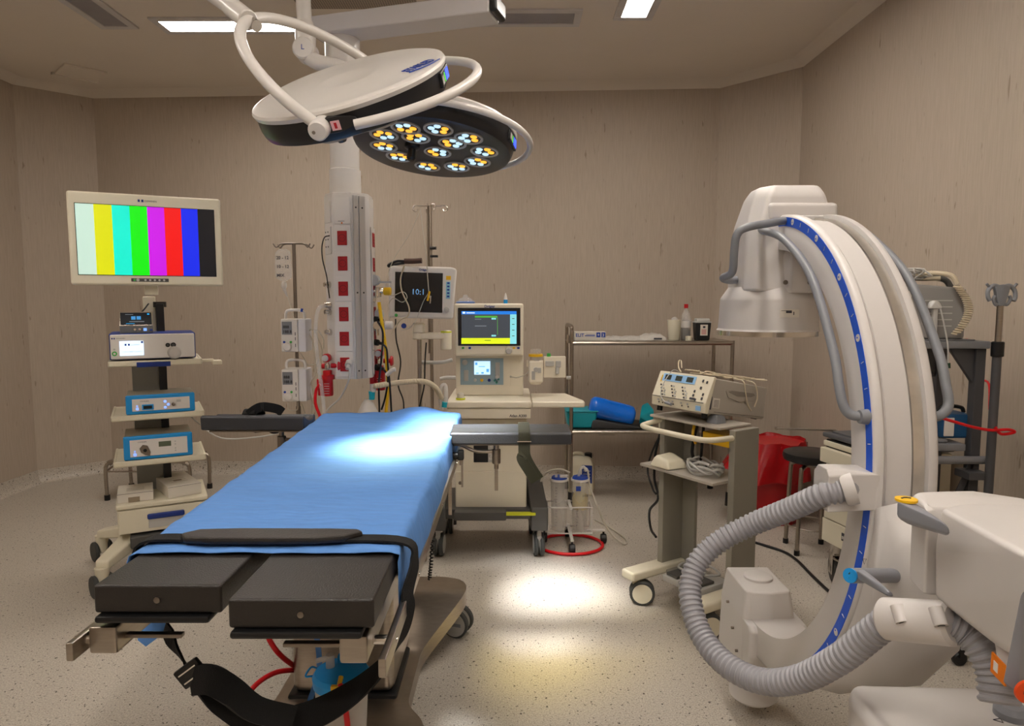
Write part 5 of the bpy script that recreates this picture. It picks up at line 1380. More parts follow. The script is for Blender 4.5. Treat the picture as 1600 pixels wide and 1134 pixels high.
b.tube(pix([(890, 738, CYs + .02), (875, 733, CYs), (855, 737, CYs), (845, 752, CYs), (845, 765, CYs - .02), (852, 780, CYs)], CYs), .006, seg=10)
tag(b.build('canister_tubing', M_TUBEW), 'pale tube drooping from the canister lids to the floor', 'tubing')
# ---------------------------------------------------------------- electrosurgical generator cart
u_ = Vector((.535, -.845, 0)).normalized(); ang = math.atan2(u_.y, u_.x)
P0 = at(1030, 700, 3.38)
t = thing('generator_cart', 'grey steel cart with two tall side panels, shelf, rail handle and casters', 'equipment cart', (P0.x, P0.y, 0), ang)
CW = .462; CD = .165
ct = at(1030, 650, 3.38).z
for i, x in enumerate((0, CW - .03)):
    b = B(); b.box((x, 0, .12), (x + .035, CD, ct), .005); b.build('side_panel', M_CART, t)
b = B(); b.box((.035, CD - .03, .12), (.12, CD - .01, ct - .03), .003); b.build('back_channel', M_CART, t)
b = B(); b.box((-.02, -.05, ct + .0), (CW - .04, CD, ct + .012), .004); b.build('top_plate', M_ESU, t)
zsh = at(1030, 722, 3.38).z
b = B(); b.box((-.03, -.1, zsh - .01), (CW - .03, CD, zsh + .004), .003); b.build('shelf', M_ESU, t)
b = B(); hz = ct - .035; b.tube([(.01, .02, hz + .02), (-.02, -.07, hz), (.02, -.13, hz), (.12, -.15, hz), (.35, -.15, hz), (.43, -.12, hz), (CW - .01, .02, hz)], .013, seg=12); b.build('rail_handle', M_CREAM, t)
b = B(); b.box((-.06, .05, ct - .16), (-.002, .1, ct - .04), .004); b.build('side_bracket', M_CREAM, t)
for i, x in enumerate((.02, CW - .015)):
    b = B(); b.box((x - .045, -.22, .135), (x + .045, CD + .12, .18), .012, seg=3); b.build('foot', M_CREAM, t)
    caster(t, x, -.16, r=.062, w=.022, ang=R(-40 + 20 * i), top=.14, body=M_CREAM, hub=M_CREAM)
    caster(t, x, CD + .06, r=.062, w=.022, ang=R(10), top=.14, body=M_CREAM, hub=M_CREAM)
b = B(); b.box((.03, .0, .14), (CW - .02, CD, .155), .003); b.build('base_plate', M_CART, t)
CM = RM[t.name]
t2 = thing('foot_pedal', 'grey foot pedal with coiled lead lying on the base of the generator cart', 'foot pedal', CM @ Vector((.25, .04, .155)), ang)
b = B(); b.box((-.10, -.15, .0), (.0, .05, .03), .006); b.box((.02, -.17, .0), (.13, .06, .032), .006); b.m = 1; b.box((-.085, -.14, .03), (-.015, -.02, .045), .004); b.box((.035, -.16, .032), (.115, -.03, .046), .004); b.build('pedal_body', [M_LGREY, M_DGREY], t2)
b = B(); b.tube([(-.02, .0, .05), (.06, -.05, .06), (.1, .02, .06), (.0, .06, .06), (-.09, .0, .06), (-.06, -.08, .06), (.05, -.06, .065)], .006); b.build('lead', M_LGREY, t2)
b = B(CM); pts = []
for k in range(42):
    a = k / 42 * math.pi * 2 * 5; rr = .075 + .01 * math.sin(k * 1.7); pts.append((.30 + rr * 1.1 * math.cos(a) , -.0 + rr * .8 * math.sin(a), zsh + .02 + .035 * (k / 42) + .02 * math.sin(a + k)))
b.tube(pts, .0065, seg=8, smooth=3)
tag(b.build('coiled_lead', M_LGREY), 'coiled grey lead on the middle shelf of the generator cart', 'cable')
b = B(CM); b.hull([(.04, -.11, zsh + .006), (.17, -.11, zsh + .006), (.19, .02, zsh + .006), (.05, .04, zsh + .006), (.06, -.09, zsh + .06), (.15, -.09, zsh + .05), (.16, .0, zsh + .05), (.07, .02, zsh + .07)], .012, seg=3)
tag(b.build('hand_switch', M_CREAM), 'cream plastic handset on the middle shelf of the generator cart', 'handset')
# generator box
gp = at(1018, 631, 3.36)
t = thing('electrosurgical_generator', 'grey electrosurgical generator with three small displays, tilted on top of the cart', 'electrosurgical generator', gp, ang, rx=R(-9))
GW, GD, GH = .345, .42, .165
b = B(); b.prism([(.02, .0), (GD, .0), (GD, GH - .01), (.05, GH), (.04, GH - .01)], 'x', .004, GW - .004, .006); b.build('case', M_ESU, t)
b = B(); b.prism([(-.0, .0), (.02, -.002), (.045, GH + .004), (.03, GH + .006), (.012, .108), (-.006, .045)], 'x', 0, GW, .004)
fp = b.build('front_panel', M_CREAM, t)
up_ = Vector((0, .024 - -.001, GH * .62)).normalized()
F_ = face_m((0, -.0072, .045), (1, 0, 0), (0, .036, .126))
b = B(); b.rect(F_, .035, .245, .082, .12, .0015, 0)
for k in range(3): b.rect(F_, .05 + .07 * k, .09 + .07 * k, .089, .114, .003, 1)
b.m = 2
rn = random.Random(4)
for k in range(3):
    for q in range(4): b.disc(F_, .04 + .07 * k + .008 * (3 - q) * 1.2, .012 + .016 * q, .004, .004, 2); b.disc(F_, .055 + .07 * k + .008 * (3 - q) * 1.2 , .012 + .016 * q, .004, .004, 3)
    for q in range(3): b.disc(F_, .078 + .07 * k, .015 + .01 * q, .003, .004, 3)
for (x, y) in ((.26, .05), (.26, .03), (.29, .105), (.29, .07), (.315, .10), (.315, .02), (.28, .01), (.315, .04)): b.m = 2; b.box((x - .004, y - .006, 0), (x + .004, y + .006, .003), 0, F_)
b.m = 2; b.box((.245, .008, 0), (.275, .018, .003), 0, F_); b.rect(F_, .026, .032, .075, .11, .002, 4)
b.build('display_panel', [mat('pale_blue_panel', '#8fbde8', .5), mat('led_window', '#1c2418', .3), M_PRINT, M_LGREY, M_YEL], fp)
F2 = face_m((0, -.0035, .0), (1, 0, 0), (0, -.006, .045))
b = B(); b.m = 2; b.box((.01, .045, 0), (GW - .01, .048, .003), 0, F2)
for x in (.05, .075, .12, .145, .2, .24): b.disc(F2, x, .03, .005, .003, 0); b.disc(F2, x + .006, .018, .0035, .003, 2)
b.m = 1; b.box((GW - .055, .008, 0), (GW - .025, .03, .002), 0, F2); b.build('outlet_panel', [M_LGREY, MATS['pale_blue_panel'], M_DGREY], fp)
b = B(); Fs = face_m((GW - .0035, 0, 0), (0, 1, 0), (0, 0, 1))
b.prism([(.12, .115), (.15, .125), (.33, .125), (.345, .11), (.33, .085), (.22, .07), (.14, .085)], 'z', 0, .003, .001, Fs); b.m = 1; b.prism([(.135, .112), (.16, .119), (.32, .119), (.33, .109), (.30, .1), (.2, .096)], 'z', .002, .0045, .0005, Fs)
b.build('grip_recess', [M_ESU, mat('recess_shade', '#8a8379', .5)], t)  # darkened case colour paints the shade inside the grip recess
b = B(); b.box((.045, .03, 0), (.09, .075, .001), 0, Fs); b.m = 1
for k in range(6): b.box((.05, .034 + .006 * k, .001), (.085, .036 + .006 * k, .0015), 0, Fs)
b.box((.028, .02, 0), (.036, .08, .0015), 0, Fs); b.box((.06, .045 - .035, 0), (GD, .0465 - .035, .0008), 0, Fs); b.build('side_label', [M_PAPER, M_PRINT], t)
for x, y in ((.03, .03), (GW - .03, .03), (.03, GD - .04), (GW - .03, GD - .04)):
    b = B(); b.cyl((x, y, -.025 if y < .1 else -.004), (x, y, .002), .014); b.build('foot', M_BLACK, t)
b = B(); b.hull([(GW - .05, .06, -.05), (GW + .02, .06, -.05), (GW - .05, .14, -.055), (GW + .02, .14, -.055), (GW - .04, .07, .0), (GW + .01, .07, 0), (GW - .04, .13, 0), (GW + .01, .13, 0)], .012); tag_ = b.build('side_clip', M_GREY, t)
GM = RM[t.name]
b = B(GM)
for s_ in range(4):
    rn = random.Random(s_ + 20); x = .12; pts = []
    for k in range(9):
        pts.append((.10 + .025 * s_ + .03 * k * .55 + rn.uniform(-.02, .02) + .04, .03 + .044 * k + rn.uniform(-.02, .02), GH + .012 + rn.uniform(-.002, .018)))
    b.tube(pts, .0035, seg=6)
b.tube([(.13, .04, GH + .01), (.1, .05, GH + .03), (.085, .06, GH + .06), (.09, .07, GH + .065), (.11, .06, GH + .03)], .0035, seg=6)
b.tube([(GW - .05, .22, GH + .012), (GW + .0, .23, GH + .005), (GW + .012, .24, GH - .04), (GW + .012, .27, GH - .1), (GW + .012, .30, GH - .13)], .003, seg=6)
b.tube([(GW - .04, .3, GH + .012), (GW + .005, .31, GH), (GW + .014, .33, GH - .06), (GW + .012, .32, GH - .11)], .003, seg=6)
tag(b.build('beige_leads', M_CORD), 'tangle of beige leads lying on top of the electrosurgical generator', 'cables')
b = B(GM); b.tube([(.12, .04, GH + .01), (.10, .01, GH + .012), (.08, -.02, GH - .06), (.08, -.025, .05), (.11, -.02, .02)], .0022, seg=6); b.m = 1; b.cyl((.11, -.02, .02), (.15, -.018, .016), .007)
tag(b.build('pencil_lead', [M_LGREY, M_GREY]), 'thin lead with grey plug hanging over the generator front', 'cable')
b = B(CM)
b.tube([(-.04, .06, ct - .05), (-.055, .03, ct - .2), (-.05, .02, ct - .33), (.0, .0, ct - .42), (-.06, .0, ct - .5), (-.07, .02, ct - .6), (.0, -.01, ct - .62)], .0065)
b.tube([(-.03, .07, ct - .05), (-.08, .03, ct - .2), (-.10, .02, ct - .3), (-.04, .0, ct - .38), (-.01, -.005, ct - .4)], .005)
tag(b.build('mains_cable', M_BLACK), 'black cables hanging at the left of the generator cart', 'cable')
b = B(CM)
b.tube([(.20, .05, ct - .01), (.19, .03, ct - .15), (.22, .04, zsh + .04), (.24, .06, zsh + .02)], .008); b.tube([(.24, .05, ct - .01), (.25, .03, ct - .12), (.23, .05, ct - .2), (.27, .05, zsh + .03)], .007)
tag(b.build('black_leads', M_BLACK), 'black leads hanging between the side panels of the generator cart', 'cable')
b = B(CM); b.box((.26, .02, ct - .09), (.42, .14, ct - .035), .006); b.tube([(.21, .02, ct - .01), (.22, .0, ct - .06), (.23, .01, ct - .1)], .007)
tag(b.build('yellow_box', M_YEL), 'yellow case just under the generator cart top', 'case')
b = B(); b.tube([onz(1175, 846, .008), onz(1195, 852, .008), onz(1225, 862, .008), onz(1245, 875, .008), onz(1270, 900, .008), onz(1300, 928, .008), onz(1330, 950, .008)], .008)
tag(b.build('floor_cable', M_BLACK), 'black cable lying across the floor behind the C-arm', 'cable')

# ---------------------------------------------------------------- red bin
bx_, by_ = 1.80, 4.62
zr = at(1235, 690, by_ - .1).z
t = thing('waste_bin', 'round red waste bin lined with a glossy red bag, by the right wall corner', 'bin', (bx_, by_, 0))
b = B(); b.lathe([(.165, 0), (.17, .006), (.195, zr - .02), (.195, zr - .015)], 40); b.build('bin_body', M_RED, t)
b = B(); G = []; rn = random.Random(2)
for j in range(11):
    row = []; v = j / 10
    for i in range(49):
        a = 2 * math.pi * (i % 48) / 48; fl = .012 * math.sin(a * 9 + v * 3) * (.4 + v) + .008 * math.sin(a * 17 + 2)
        if v < .2: r_ = .17 + .06 * v / .2; z = zr - .06 + .06 * v / .2
        else: r_ = .205 + .035 * (v - .2) * 1.2 + (.17 * max(0, math.cos(a - math.pi * 1.02)) ** 3) * (v - .2) * 1.3; z = zr - (v - .2) * .32
        row.append(((r_ + fl) * math.cos(a), (r_ + fl) * math.sin(a), z + .008 * math.sin(a * 6)))
    G.append(row)
b.sheet(G); b.build('bag', M_BAG, t, smooth=80)

# stool
sx_, sy_ = 1.80, 4.02
zst = at(1262, 705, sy_).z
t = thing('stool', 'round stool with black padded seat and steel legs between red bin and drawer cart', 'stool', (sx_, sy_, 0))
b = B(); b.lathe([(.14, zst - .06), (.165, zst - .05), (.17, zst - .03), (.165, zst - .008), (.14, zst), (.0001, zst)], 40); b.build('seat', M_SATIN, t)
for a in (220, 310, 40, 130):
    c_, s_ = math.cos(R(a)), math.sin(R(a)); b = B(); b.tube([(c_ * .06, s_ * .06, zst - .07), (c_ * .12, s_ * .12, zst - .09), (c_ * .135, s_ * .135, zst - .14), (c_ * .15, s_ * .15, .02)], .0125); b.m = 1; b.cyl((c_ * .15, s_ * .15, 0), (c_ * .15, s_ * .15, .03), .016); b.build('leg', [M_STEEL, M_BLACK], t)
b = B(); b.tube([(.142 * math.cos(a), .142 * math.sin(a), .16) for a in [k * math.pi / 8 for k in range(16)]], .005, closed=True, smooth=2); b.cyl((0, 0, zst - .09), (0, 0, zst - .05), .05); b.build('foot_ring', M_STEEL, t)

# ---------------------------------------------------------------- cream drawer cart
uu = Vector((.2, -.98, 0)); A = at(1287, 750, 3.55)
t = thing('drawer_cart', 'cream drawer cart with grey top and large castors behind the C-arm', 'drawer cart', (A.x, A.y, 0), math.atan2(uu.y, uu.x))
DW, DD = .44, .36
zdt, zdb = at(1287, 682, 3.55).z, at(1287, 842, 3.55).z
b = B(); b.box((.0, .02, zdb), (DW, DD, zdt - .01), .008); b.build('cabinet', M_CREAM, t)
b = B(); b.box((-.015, -.01, zdt + .0), (DW + .015, DD, zdt + .025), .008); b.box((.02, .02, zdt + .02), (DW - .02, DD - .03, zdt + .034), .006); b.build('top', M_TOPS, t)
zz = zdt - .012
for i, h_ in enumerate((.035, .085, .13, .17)):
    z1_ = max(zdb + .005, zz - h_)
    b = B(); b.box((.0 if i in (0, 1) else .012, -.03 if i == 1 else (0 if i else -.012), z1_ + .004), (DW, .03, zz - .004), .005); dr = b.build('drawer', M_CREAM, t)
    b = B(); b.box((.01, .0 if i else -.0, zz - .006), (DW - .01, .03, zz + .003)); b.build('drawer_gap', M_BLACK, dr); zz = z1_
z1_ = zz
b = B(); b.box((.0, .0, zdb), (DW, .03, z1_ - .0), .005) if z1_ - zdb > .02 else b.box((.0, .0, zdb), (DW, .03, zdb + .02), .003); dr = b.build('drawer', M_CREAM, t)
b = B(); b.box((.16, -.003, zdb + .05), (.26, .001, zdb + .09)); b.m = 1; b.text('BLANCO', .022, FR(.165, -.004, zdb + .06), bold=True); b.build('name_plate', [M_PRINT, M_WHITE], dr)
b = B(); b.tube([(-.02, .1, zdt + .015), (-.06, .1, zdt + .018)], .007, smooth=0)
p_ = RM[t.name].inverted() @ at(1213, 669, 3.62); b.tube([(-.0, .06, p_.z), (p_.x, p_.y, p_.z)], .006, smooth=0); b.cyl((p_.x - .006, p_.y, p_.z), (p_.x + .006, p_.y, p_.z), .009); b.build('side_rail', M_STEEL, t)
for x, y in ((.07, .05), (DW - .06, .05), (.07, DD - .07), (DW - .06, DD - .07)):
    b = B(Matrix.Translation((x, y, 0)) @ Matrix.Rotation(R(70), 4, 'Z')); b.box((-.03, -.03, .17), (.03, .03, zdb), .004); b.box((-.03, -.01, .06), (-.024, .045, .18), .002); b.box((.024, -.01, .06), (.03, .045, .18), .002); b.hull([(-.03, -.03, .15), (.03, -.03, .15), (-.03, .07, .16), (.03, .07, .16), (-.02, -.08, .165), (.02, -.08, .165), (0, -.1, .15)], .004)
    cs = b.build('castor', M_CHROME, t)
    q = B(Matrix.Translation((x, y, 0)) @ Matrix.Rotation(R(70), 4, 'Z')); q.cyl((-.018, .02, .085), (.018, .02, .085), .085, bev=.012, seg=36); q.m = 1; q.cyl((-.02, .02, .085), (.02, .02, .085), .055, seg=30); q.m = 2; q.cyl((-.022, .02, .085), (.022, .02, .085), .008); q.build('wheel', [M_BLACK, M_DGREY, M_LGREY], cs)

# ---------------------------------------------------------------- grey rolling table with monitor and pole
GY0, GY1 = 2.66, 2.98
xr1 = at(1545, 600, GY0).x; xl1 = 1.5
z1, z2 = at(1500, 545, GY0).z, at(1500, 707, GY0).z
t = thing('rolling_table', 'grey metal rolling table by the right wall carrying the small monitor', 'table', ((xl1 + xr1) / 2, 2.8, 0))
M_GTAB = mat('table_grey', '#7b7c80', .4)
M_GLEG = mat('table_leg_grey', '#4a4a4d', .4)
b = B(); b.box((xl1, GY0, z1 - .0), (xr1, GY1, z1 + .03), .006); b.box((xl1 + .02, GY0 + .02, z1 + .03), (xr1 - .05, GY1 - .02, z1 + .036), .002); b.build('top', M_GTAB, t, world=True)
b = B(); b.box((xl1 + .05, GY0 + .02, z2), (xr1 - .06, GY1, z2 + .03), .006); b.box((xl1 + .05, GY0 + .04, z2 + .03), (xr1 - .12, GY1, z2 + .045), .006); b.build('shelf', M_GTAB, t, world=True)
for x in (xl1 + .04, xr1 - .022):
    for y in (GY0 + .04, GY1 - .04):
        b = B(); b.box((x - .02, y - .02, .08), (x + .02, y + .02, z1), .004); b.hull([(x - .02, y - .01, z1), (x - .02, y + .01, z1), (x - .12, y - .01, z1), (x - .12, y + .01, z1), (x - .02, y - .01, z1 - .14), (x - .02, y + .01, z1 - .14)], .003) if x > 1.6 else None
        lg = b.build('leg', M_GLEG, t, world=True)
        b = B(); b.cyl((x, y - .012, .03), (x, y + .012, .03), .03, bev=.006); b.box((x - .01, y - .02, .04), (x + .01, y + .02, .085)); b.build('caster', M_BLACK, lg, world=True)
b = B(); b.tube([(xl1, GY0 + .0, z2 - .03), (xr1 + .01, GY0 + .0, z2 - .03)], .016, smooth=0); b.build('rail', M_GTAB, t, world=True)
b = B(); b.hull([(xr1 - .02, GY0 + .02, z2 - .05), (xr1 - .05, GY0 + .02, z2 - .05), (xr1 - .02, GY0 + .04, z2 - .05), (xr1 - .16, GY0 + .02, z2 - .36), (xr1 - .13, GY0 + .02, z2 - .36), (xr1 - .16, GY0 + .04, z2 - .36), (xr1 - .13, GY0 + .04, z2 - .36)], .003); b.box((xr1 - .22, GY0 + .02, z2 - .32), (xr1 - .18, GY0 + .03, z2 - .08), .002); b.build('brace', M_GLEG, t, world=True)
b = B(); b.box((xl1 + .06, GY1 - .06, z2 - .7), (xr1 - .06, GY1 - .04, z2 - .0), .003); b.build('back_panel', M_GLEG, t, world=True)
t = thing('infusion_stand', 'steel pole with grey plastic hook head at the far right by the wall', 'infusion stand', (at(1555, 600, 2.62).x, 2.62, 0))
zc_ = at(1555, 545, 2.62).z; zh = at(1560, 470, 2.62).z
b = B(); b.cyl((0, 0, .3), (0, 0, zc_), .016); b.m = 1; b.cyl((0, 0, zc_), (.0, 0, zh), .0115); b.build('pole', [M_GLEG, M_STEEL], t)
b = B(); b.cyl((0, 0, zc_ - .03), (0, 0, zc_ + .028), .022, bev=.003); b.build('collar', M_BLACK, t)
b = B()
b.hull([(-.012, -.012, zh - .02), (.012, -.012, zh - .02), (-.012, .012, zh - .02), (.012, .012, zh - .02), (-.03, -.01, zh + .055), (.03, -.01, zh + .055), (-.03, .01, zh + .055), (.03, .01, zh + .055), (0, -.015, zh + .065)], .004)
for s_ in (-1, 1):
    b.tube([(0, 0, zh + .05), (s_ * .03, 0, zh + .058), (s_ * .05, 0, zh + .04), (s_ * .052, -.004, zh + .015), (s_ * .045, -.006, zh + .0)], .008); b.tube([(0, 0, zh), (s_ * .02, -.004, zh - .015), (s_ * .032, -.006, zh + .005), (s_ * .028, -.006, zh + .02)], .006); b.tube([(s_ * .045, 0, zh + .05), (s_ * .058, 0, zh + .065)], .005)
b.build('hook_head', M_GREY, t)
b = B()
for zz in (.4, .8): b = B(); b.box((-.08, .0, zz), (.0, .09, zz + .03), .004); b.build('table_bracket', M_GLEG, t)
# defibrillator
t = thing('defibrillator', 'grey portable defibrillator under a tangle of leads on the rolling table', 'defibrillator', (at(1440, 530, 2.78).x, 2.78, z1 + .036), R(-12))
b = B(); b.prism([(-.15, 0), (.13, 0), (.13, .2), (-.08, .22), (-.15, .16)], 'y', -.07, .08, .012); b.build('case', mat('defib_grey', '#8c8a88', .5), t)
b = B(); F_ = FR(0, -.0705, 0); b.rect(F_, -.14, -.07, .13, .19, .003, 0); b.rect(F_, -.13, -.09, .10, .15, .006, 1); b.m = 2
for k in range(5): b.box((-.02, .05 + .025 * k, 0), (.08, .054 + .025 * k, .001), 0, F_)
b.m = 3; b.box((-.075, .075, 0), (-.06, .11, .02), .004, F_); b.build('front_panel', [M_WHITE, M_PBLUE, M_LGREY, M_RED], t)
b = B(); b.tube([(-.09, 0, .21), (-.07, 0, .24), (.06, 0, .24), (.10, 0, .2)], .012); b.build('handle', M_DGREY, t)
DM = RM[t.name]
b = B(DM)
pts = []
for k in range(160):
    a = k * .9; s_ = k / 160
    cx_ = .08 + .045 * math.sin(s_ * 3.1); cz_ = .21 - .19 * s_
    pts.append((cx_ + .013 * math.cos(a), -.10 + .013 * math.sin(a), cz_ + .0))
b.tube(pts, .0032, seg=6, smooth=2)
b.tube([(.08, -.1, .215), (.06, -.09, .25), (.0, -.06, .26), (-.05, -.02, .25), (-.02, .0, .24), (.05, -.02, .24)], .009, seg=8)
tag(b.build('spiral_cable', M_CORD), 'thick cream coiled cord hanging over the defibrillator front', 'cable')
b = B(DM); rn = random.Random(9)
for s_ in range(8):
    c0 = Vector((rn.uniform(-.12, .05), rn.uniform(-.05, .03), .235)); pts = [c0 + Vector((rn.uniform(-.07, .07), rn.uniform(-.05, .05), rn.uniform(0, .05))) for k in range(7)]
    b.tube(pts, .0032, seg=6)
tag(b.build('grey_leads', M_LGREY), 'tangled grey leads heaped on the defibrillator', 'cables')
b = B(DM); b.hull([(-.02, -.09, .12), (.03, -.09, .12), (-.02, -.12, .12), (.03, -.12, .12), (-.015, -.09, .15), (.025, -.09, .15), (0, -.115, .155)], .006); b.box((-.004, -.112, .03), (.016, -.095, .125), .005); b.tube([(.02, -.11, .13), (.035, -.12, .06), (.05, -.125, -.02), (.055, -.125, -.09)], .003); b.m = 1; b.cyl((.055, -.125, -.09), (.057, -.125, -.11), .008)
tag(b.build('hand_paddle', [M_LGREY, mat('dark_green', '#22402e', .5)]), 'grey handset hanging in front of the defibrillator', 'handset')
t = thing('blue_device', 'blue cased device on the lower shelf of the rolling table', 'device', (at(1482, 690, 2.76).x, 2.76, z2 + .046))
b = B(); b.box((-.06, -.05, 0), (.06, .06, .1), .01); b.build('case', mat('petrol_blue', '#1f4f7a', .4), t)
b = B(); b.box((-.055, -.055, .01), (-.015, -.049, .085), .003); b.build('front', M_WHITE, t)
b = B(); b.tube([(-.05, 0, .1), (-.03, 0, .125), (.04, 0, .12), (.055, 0, .1)], .008); b.build('handle', M_BLACK, t)
b = B(); b.tube(pix([(1468, 652), (1495, 660), (1520, 667), (1548, 672), (1575, 671), (1585, 675), (1565, 678), (1555, 668)], 2.6), .006)
tag(b.build('red_cable', M_REDT), 'red cable stretched from the rolling table past the pole', 'cable')
b = B(); b.tube([at(1500, 531, 2.9), at(1515, 533, 2.9), at(1522, 560, 2.98), at(1530, 590, 3.0), at(1545, 600, 2.95), at(1546, 640, 2.9)], .005)
tag(b.build('red_strap', M_REDT), 'thin red lead hanging behind the rolling table', 'cable')

# ---------------------------------------------------------------- C-arm
CX, CYc, CZ = .846, 2.279, 1.037
XW = .152
RO, RI = .74, .63
t = thing('c_arm', 'large white mobile X-ray C-arm with blue scale stripe and grey hoses, at the right', 'X-ray machine', (1.1, 1.7, 0))


def arcpt(x, r, a):
    dy, dz_ = -r * math.cos(a), r * math.sin(a)
    return (x + .02 * dy + .029 * dz_, CYc + dy, CZ + dz_)


A0, A1 = R(-98), R(97)
NA = 96
b = B()
secs = [(RI, 0), (RO - .008, 0), (RO, .008), (RO, .022), (RO - .016, .034), (RO - .018, .095), (RO - .022, .122), (RO, .126), (RO, .13), (RO, XW - .008), (RO - .008, XW), (RI, XW), (RI - .006, XW * .5)]
vs = []; fs = []; k = len(secs)
for i in range(NA + 1):
    a = A0 + (A1 - A0) * i / NA
    for r_, x_ in secs: vs.append(arcpt(CX + x_, r_, a))
for i in range(NA):
    for j in range(k): fs.append([i * k + j, i * k + (j + 1) % k, (i + 1) * k + (j + 1) % k, (i + 1) * k + j])
fs.append(list(range(k))[::-1]); fs.append([NA * k + j for j in range(k)])
b.add(vs, fs); arc = b.build('c_frame', M_CARM, t, world=True, smooth=50)


def arcband(x0, x1, r0, r1, a0, a1, n, m, name, par):
    b = B(); vs = []; fs = []
    for i in range(n + 1):
        a = a0 + (a1 - a0) * i / n
        for r_, x_ in ((r0, x0), (r1, x0), (r1, x1), (r0, x1)): vs.append(arcpt(x_, r_, a))
    for i in range(n):
        for j in range(4): fs.append([i * 4 + j, i * 4 + (j + 1) % 4, (i + 1) * 4 + (j + 1) % 4, (i + 1) * 4 + j])
    fs += [[0, 1, 2, 3], [n * 4 + 3, n * 4 + 2, n * 4 + 1, n * 4]]
    b.add(vs, fs); return b.build(name, m, par, world=True, smooth=50)


arcband(CX - .0012, CX + .002, .704, .732, R(-60), A1, 90, M_STRIPE, 'scale_stripe', arc)
arcband(CX + .097, CX + .1235, RO - .024, RO - .012, A0, R(84), 80, mat('steel_track', '#f0ece4', .34, metal=1, var=.1, scale=12), 'steel_track', arc)
arcband(CX + .036, CX + .094, RO - .0225, RO - .0145, A0, R(76), 80, M_CARM, 'outer_belt', arc)
b = B()
for k_ in range(-11, 19):
    b = B(); a = R(k_ * 5.2); Mx = face_m(arcpt(CX - .0013, .72, a), (0, math.sin(a), math.cos(a)), (0, -math.cos(a), math.sin(a)))
    if k_ % 3 == 0:
        b.m = 0; b.lathe([(.0095, 0), (.0095, .0008), (.0001, .0008)], 18, Matrix.Translation(arcpt(CX - .0013, .72, a)) @ Matrix.Rotation(R(-90), 4, 'Y'))
        b.m = 1; b.text(str(abs(k_ * 5)), .006, face_m(Vector(arcpt(CX - .0024, .717, a)), (0, -1, 0), (0, 0, 1)), align='CENTER')
    else:
        c = Vector(arcpt(CX - .0018, .72, a)); b.m = 0; d_ = Vector((0, -math.cos(a), math.sin(a))); b.cyl(c - d_ * .006, c + d_ * .006, .0009, seg=6)
    b.build('scale_mark', [M_WHITE, M_STRIPE], arc, world=True)
# end block at the arc top
b = B(); a = A1; b.hull([arcpt(x_, r_, a_) for x_ in (CX + .002, CX + XW - .002) for r_, a_ in ((RI, R(84)), (RO, R(84)), (RI, R(104)), (RO - .01, R(104)))], .01); b.build('end_block', M_CARM, t, world=True)
# detector
DX, DY = CX + .055, 2.36
zb_ = at(1208, 524, 2.2).z; ztp = at(1215, 285, 2.4).z
def dz(y, Y=2.25): return at(1208, y, Y).z
t_det = B()
b = B(); zf = [dz(525, 2.21), dz(518), dz(515), dz(470), dz(452), dz(350), dz(310), dz(292, 2.35), ztp]
rr = [.163, .168, .163, .158, .140, .138, .128, .115, .095]
N_ = 56
def sq(r, a, e=.0):   # rounded outline
    return r * math.cos(a), r * math.sin(a)
b.lathe(list(zip(rr[1:4], zf[1:4])) + [(.157, dz(466)), (.132, dz(448))], 56, Matrix.Translation((DX - .02, DY, 0)))
det = b.build('detector', M_CARM, t, world=True, smooth=30)
b = B(); b.lathe([(.1645, zf[0] - .004), (.1645, zf[1] + .001)], 56, Matrix.Translation((DX - .02, DY, 0))); b.lathe([(.12, zf[0] - .003), (.12, zf[0])], 40, Matrix.Translation((DX - .02, DY, 0))); b.build('detector_ring', M_CHROME, det, world=True)
x0_, x1_ = at(1152, 400, DY).x, at(1283, 400, DY).x
def tower_pts(zs):
    pts = []
    for z, xa_, xb_, ya_, yb_ in zs:
        for x, y in ((xa_ + .03, ya_), (xb_ - .02, ya_), (xb_, ya_ + .04), (xb_, yb_ - .03), (xb_ - .03, yb_), (xa_ + .03, yb_), (xa_, yb_ - .04), (xa_, ya_ + .05)): pts.append((x, y, z))
    return pts
b = B(); b.hull(tower_pts([(dz(456), x0_ - .005, x1_ + .01, DY - .135, DY + .13), (dz(350), x0_ + .008, x1_ + .005, DY - .115, DY + .12), (dz(302), x0_ + .035, x1_ - .02, DY - .10, DY + .1), (dz(286), x0_ + .055, x1_ - .035, DY - .08, DY + .08)]), .012, seg=3)
b.box((x0_ + .06, DY - .115, dz(345)), (x1_ + .0, DY + .1, dz(316)), .014, seg=3)
b.build('upper_cover', M_CARM, det, world=True, smooth=60)
b = B(); b.hull(tower_pts([(dz(458), x0_ + .095, x1_ + .03, DY - .152, DY + .02), (dz(400), x0_ + .095, x1_ + .03, DY - .15, DY + .02), (dz(375), x0_ + .12, x1_ + .01, DY - .145, DY + .02)]), .006, seg=2); b.build('front_cover', M_CARM, det, world=True, smooth=60)
b = B()
for px_ in (1228, 1266): c = at(px_, 441, DY - .156); b.lathe([(.0075, 0), (.0075, .003), (.004, .003), (.0035, .001)], 16, FR(c.x, c.y + .004, c.z))
b.build('screw', M_DSTEEL, det, world=True)
b = B(); c = at(1219, 490, DY - .155); Fl = face_m((c.x, DY - .1605, c.z), (1, .05, 0), (0, 0, 1)); b.m = 0; b.box((-.004, -.012, 0), (.06, .014, .002), .0005, Fl); b.m = 1; b.box((.016, .002, .002), (.035, .009, .0025), 0, Fl); b.box((.04, -.004, .002), (.043, .006, .0025), 0, Fl); b.box((.0, .012 - .003, .002), (.035, .0105, .0025), 0, Fl); b.build('rating_label', [M_PAPER, M_PRINT], det, world=True)
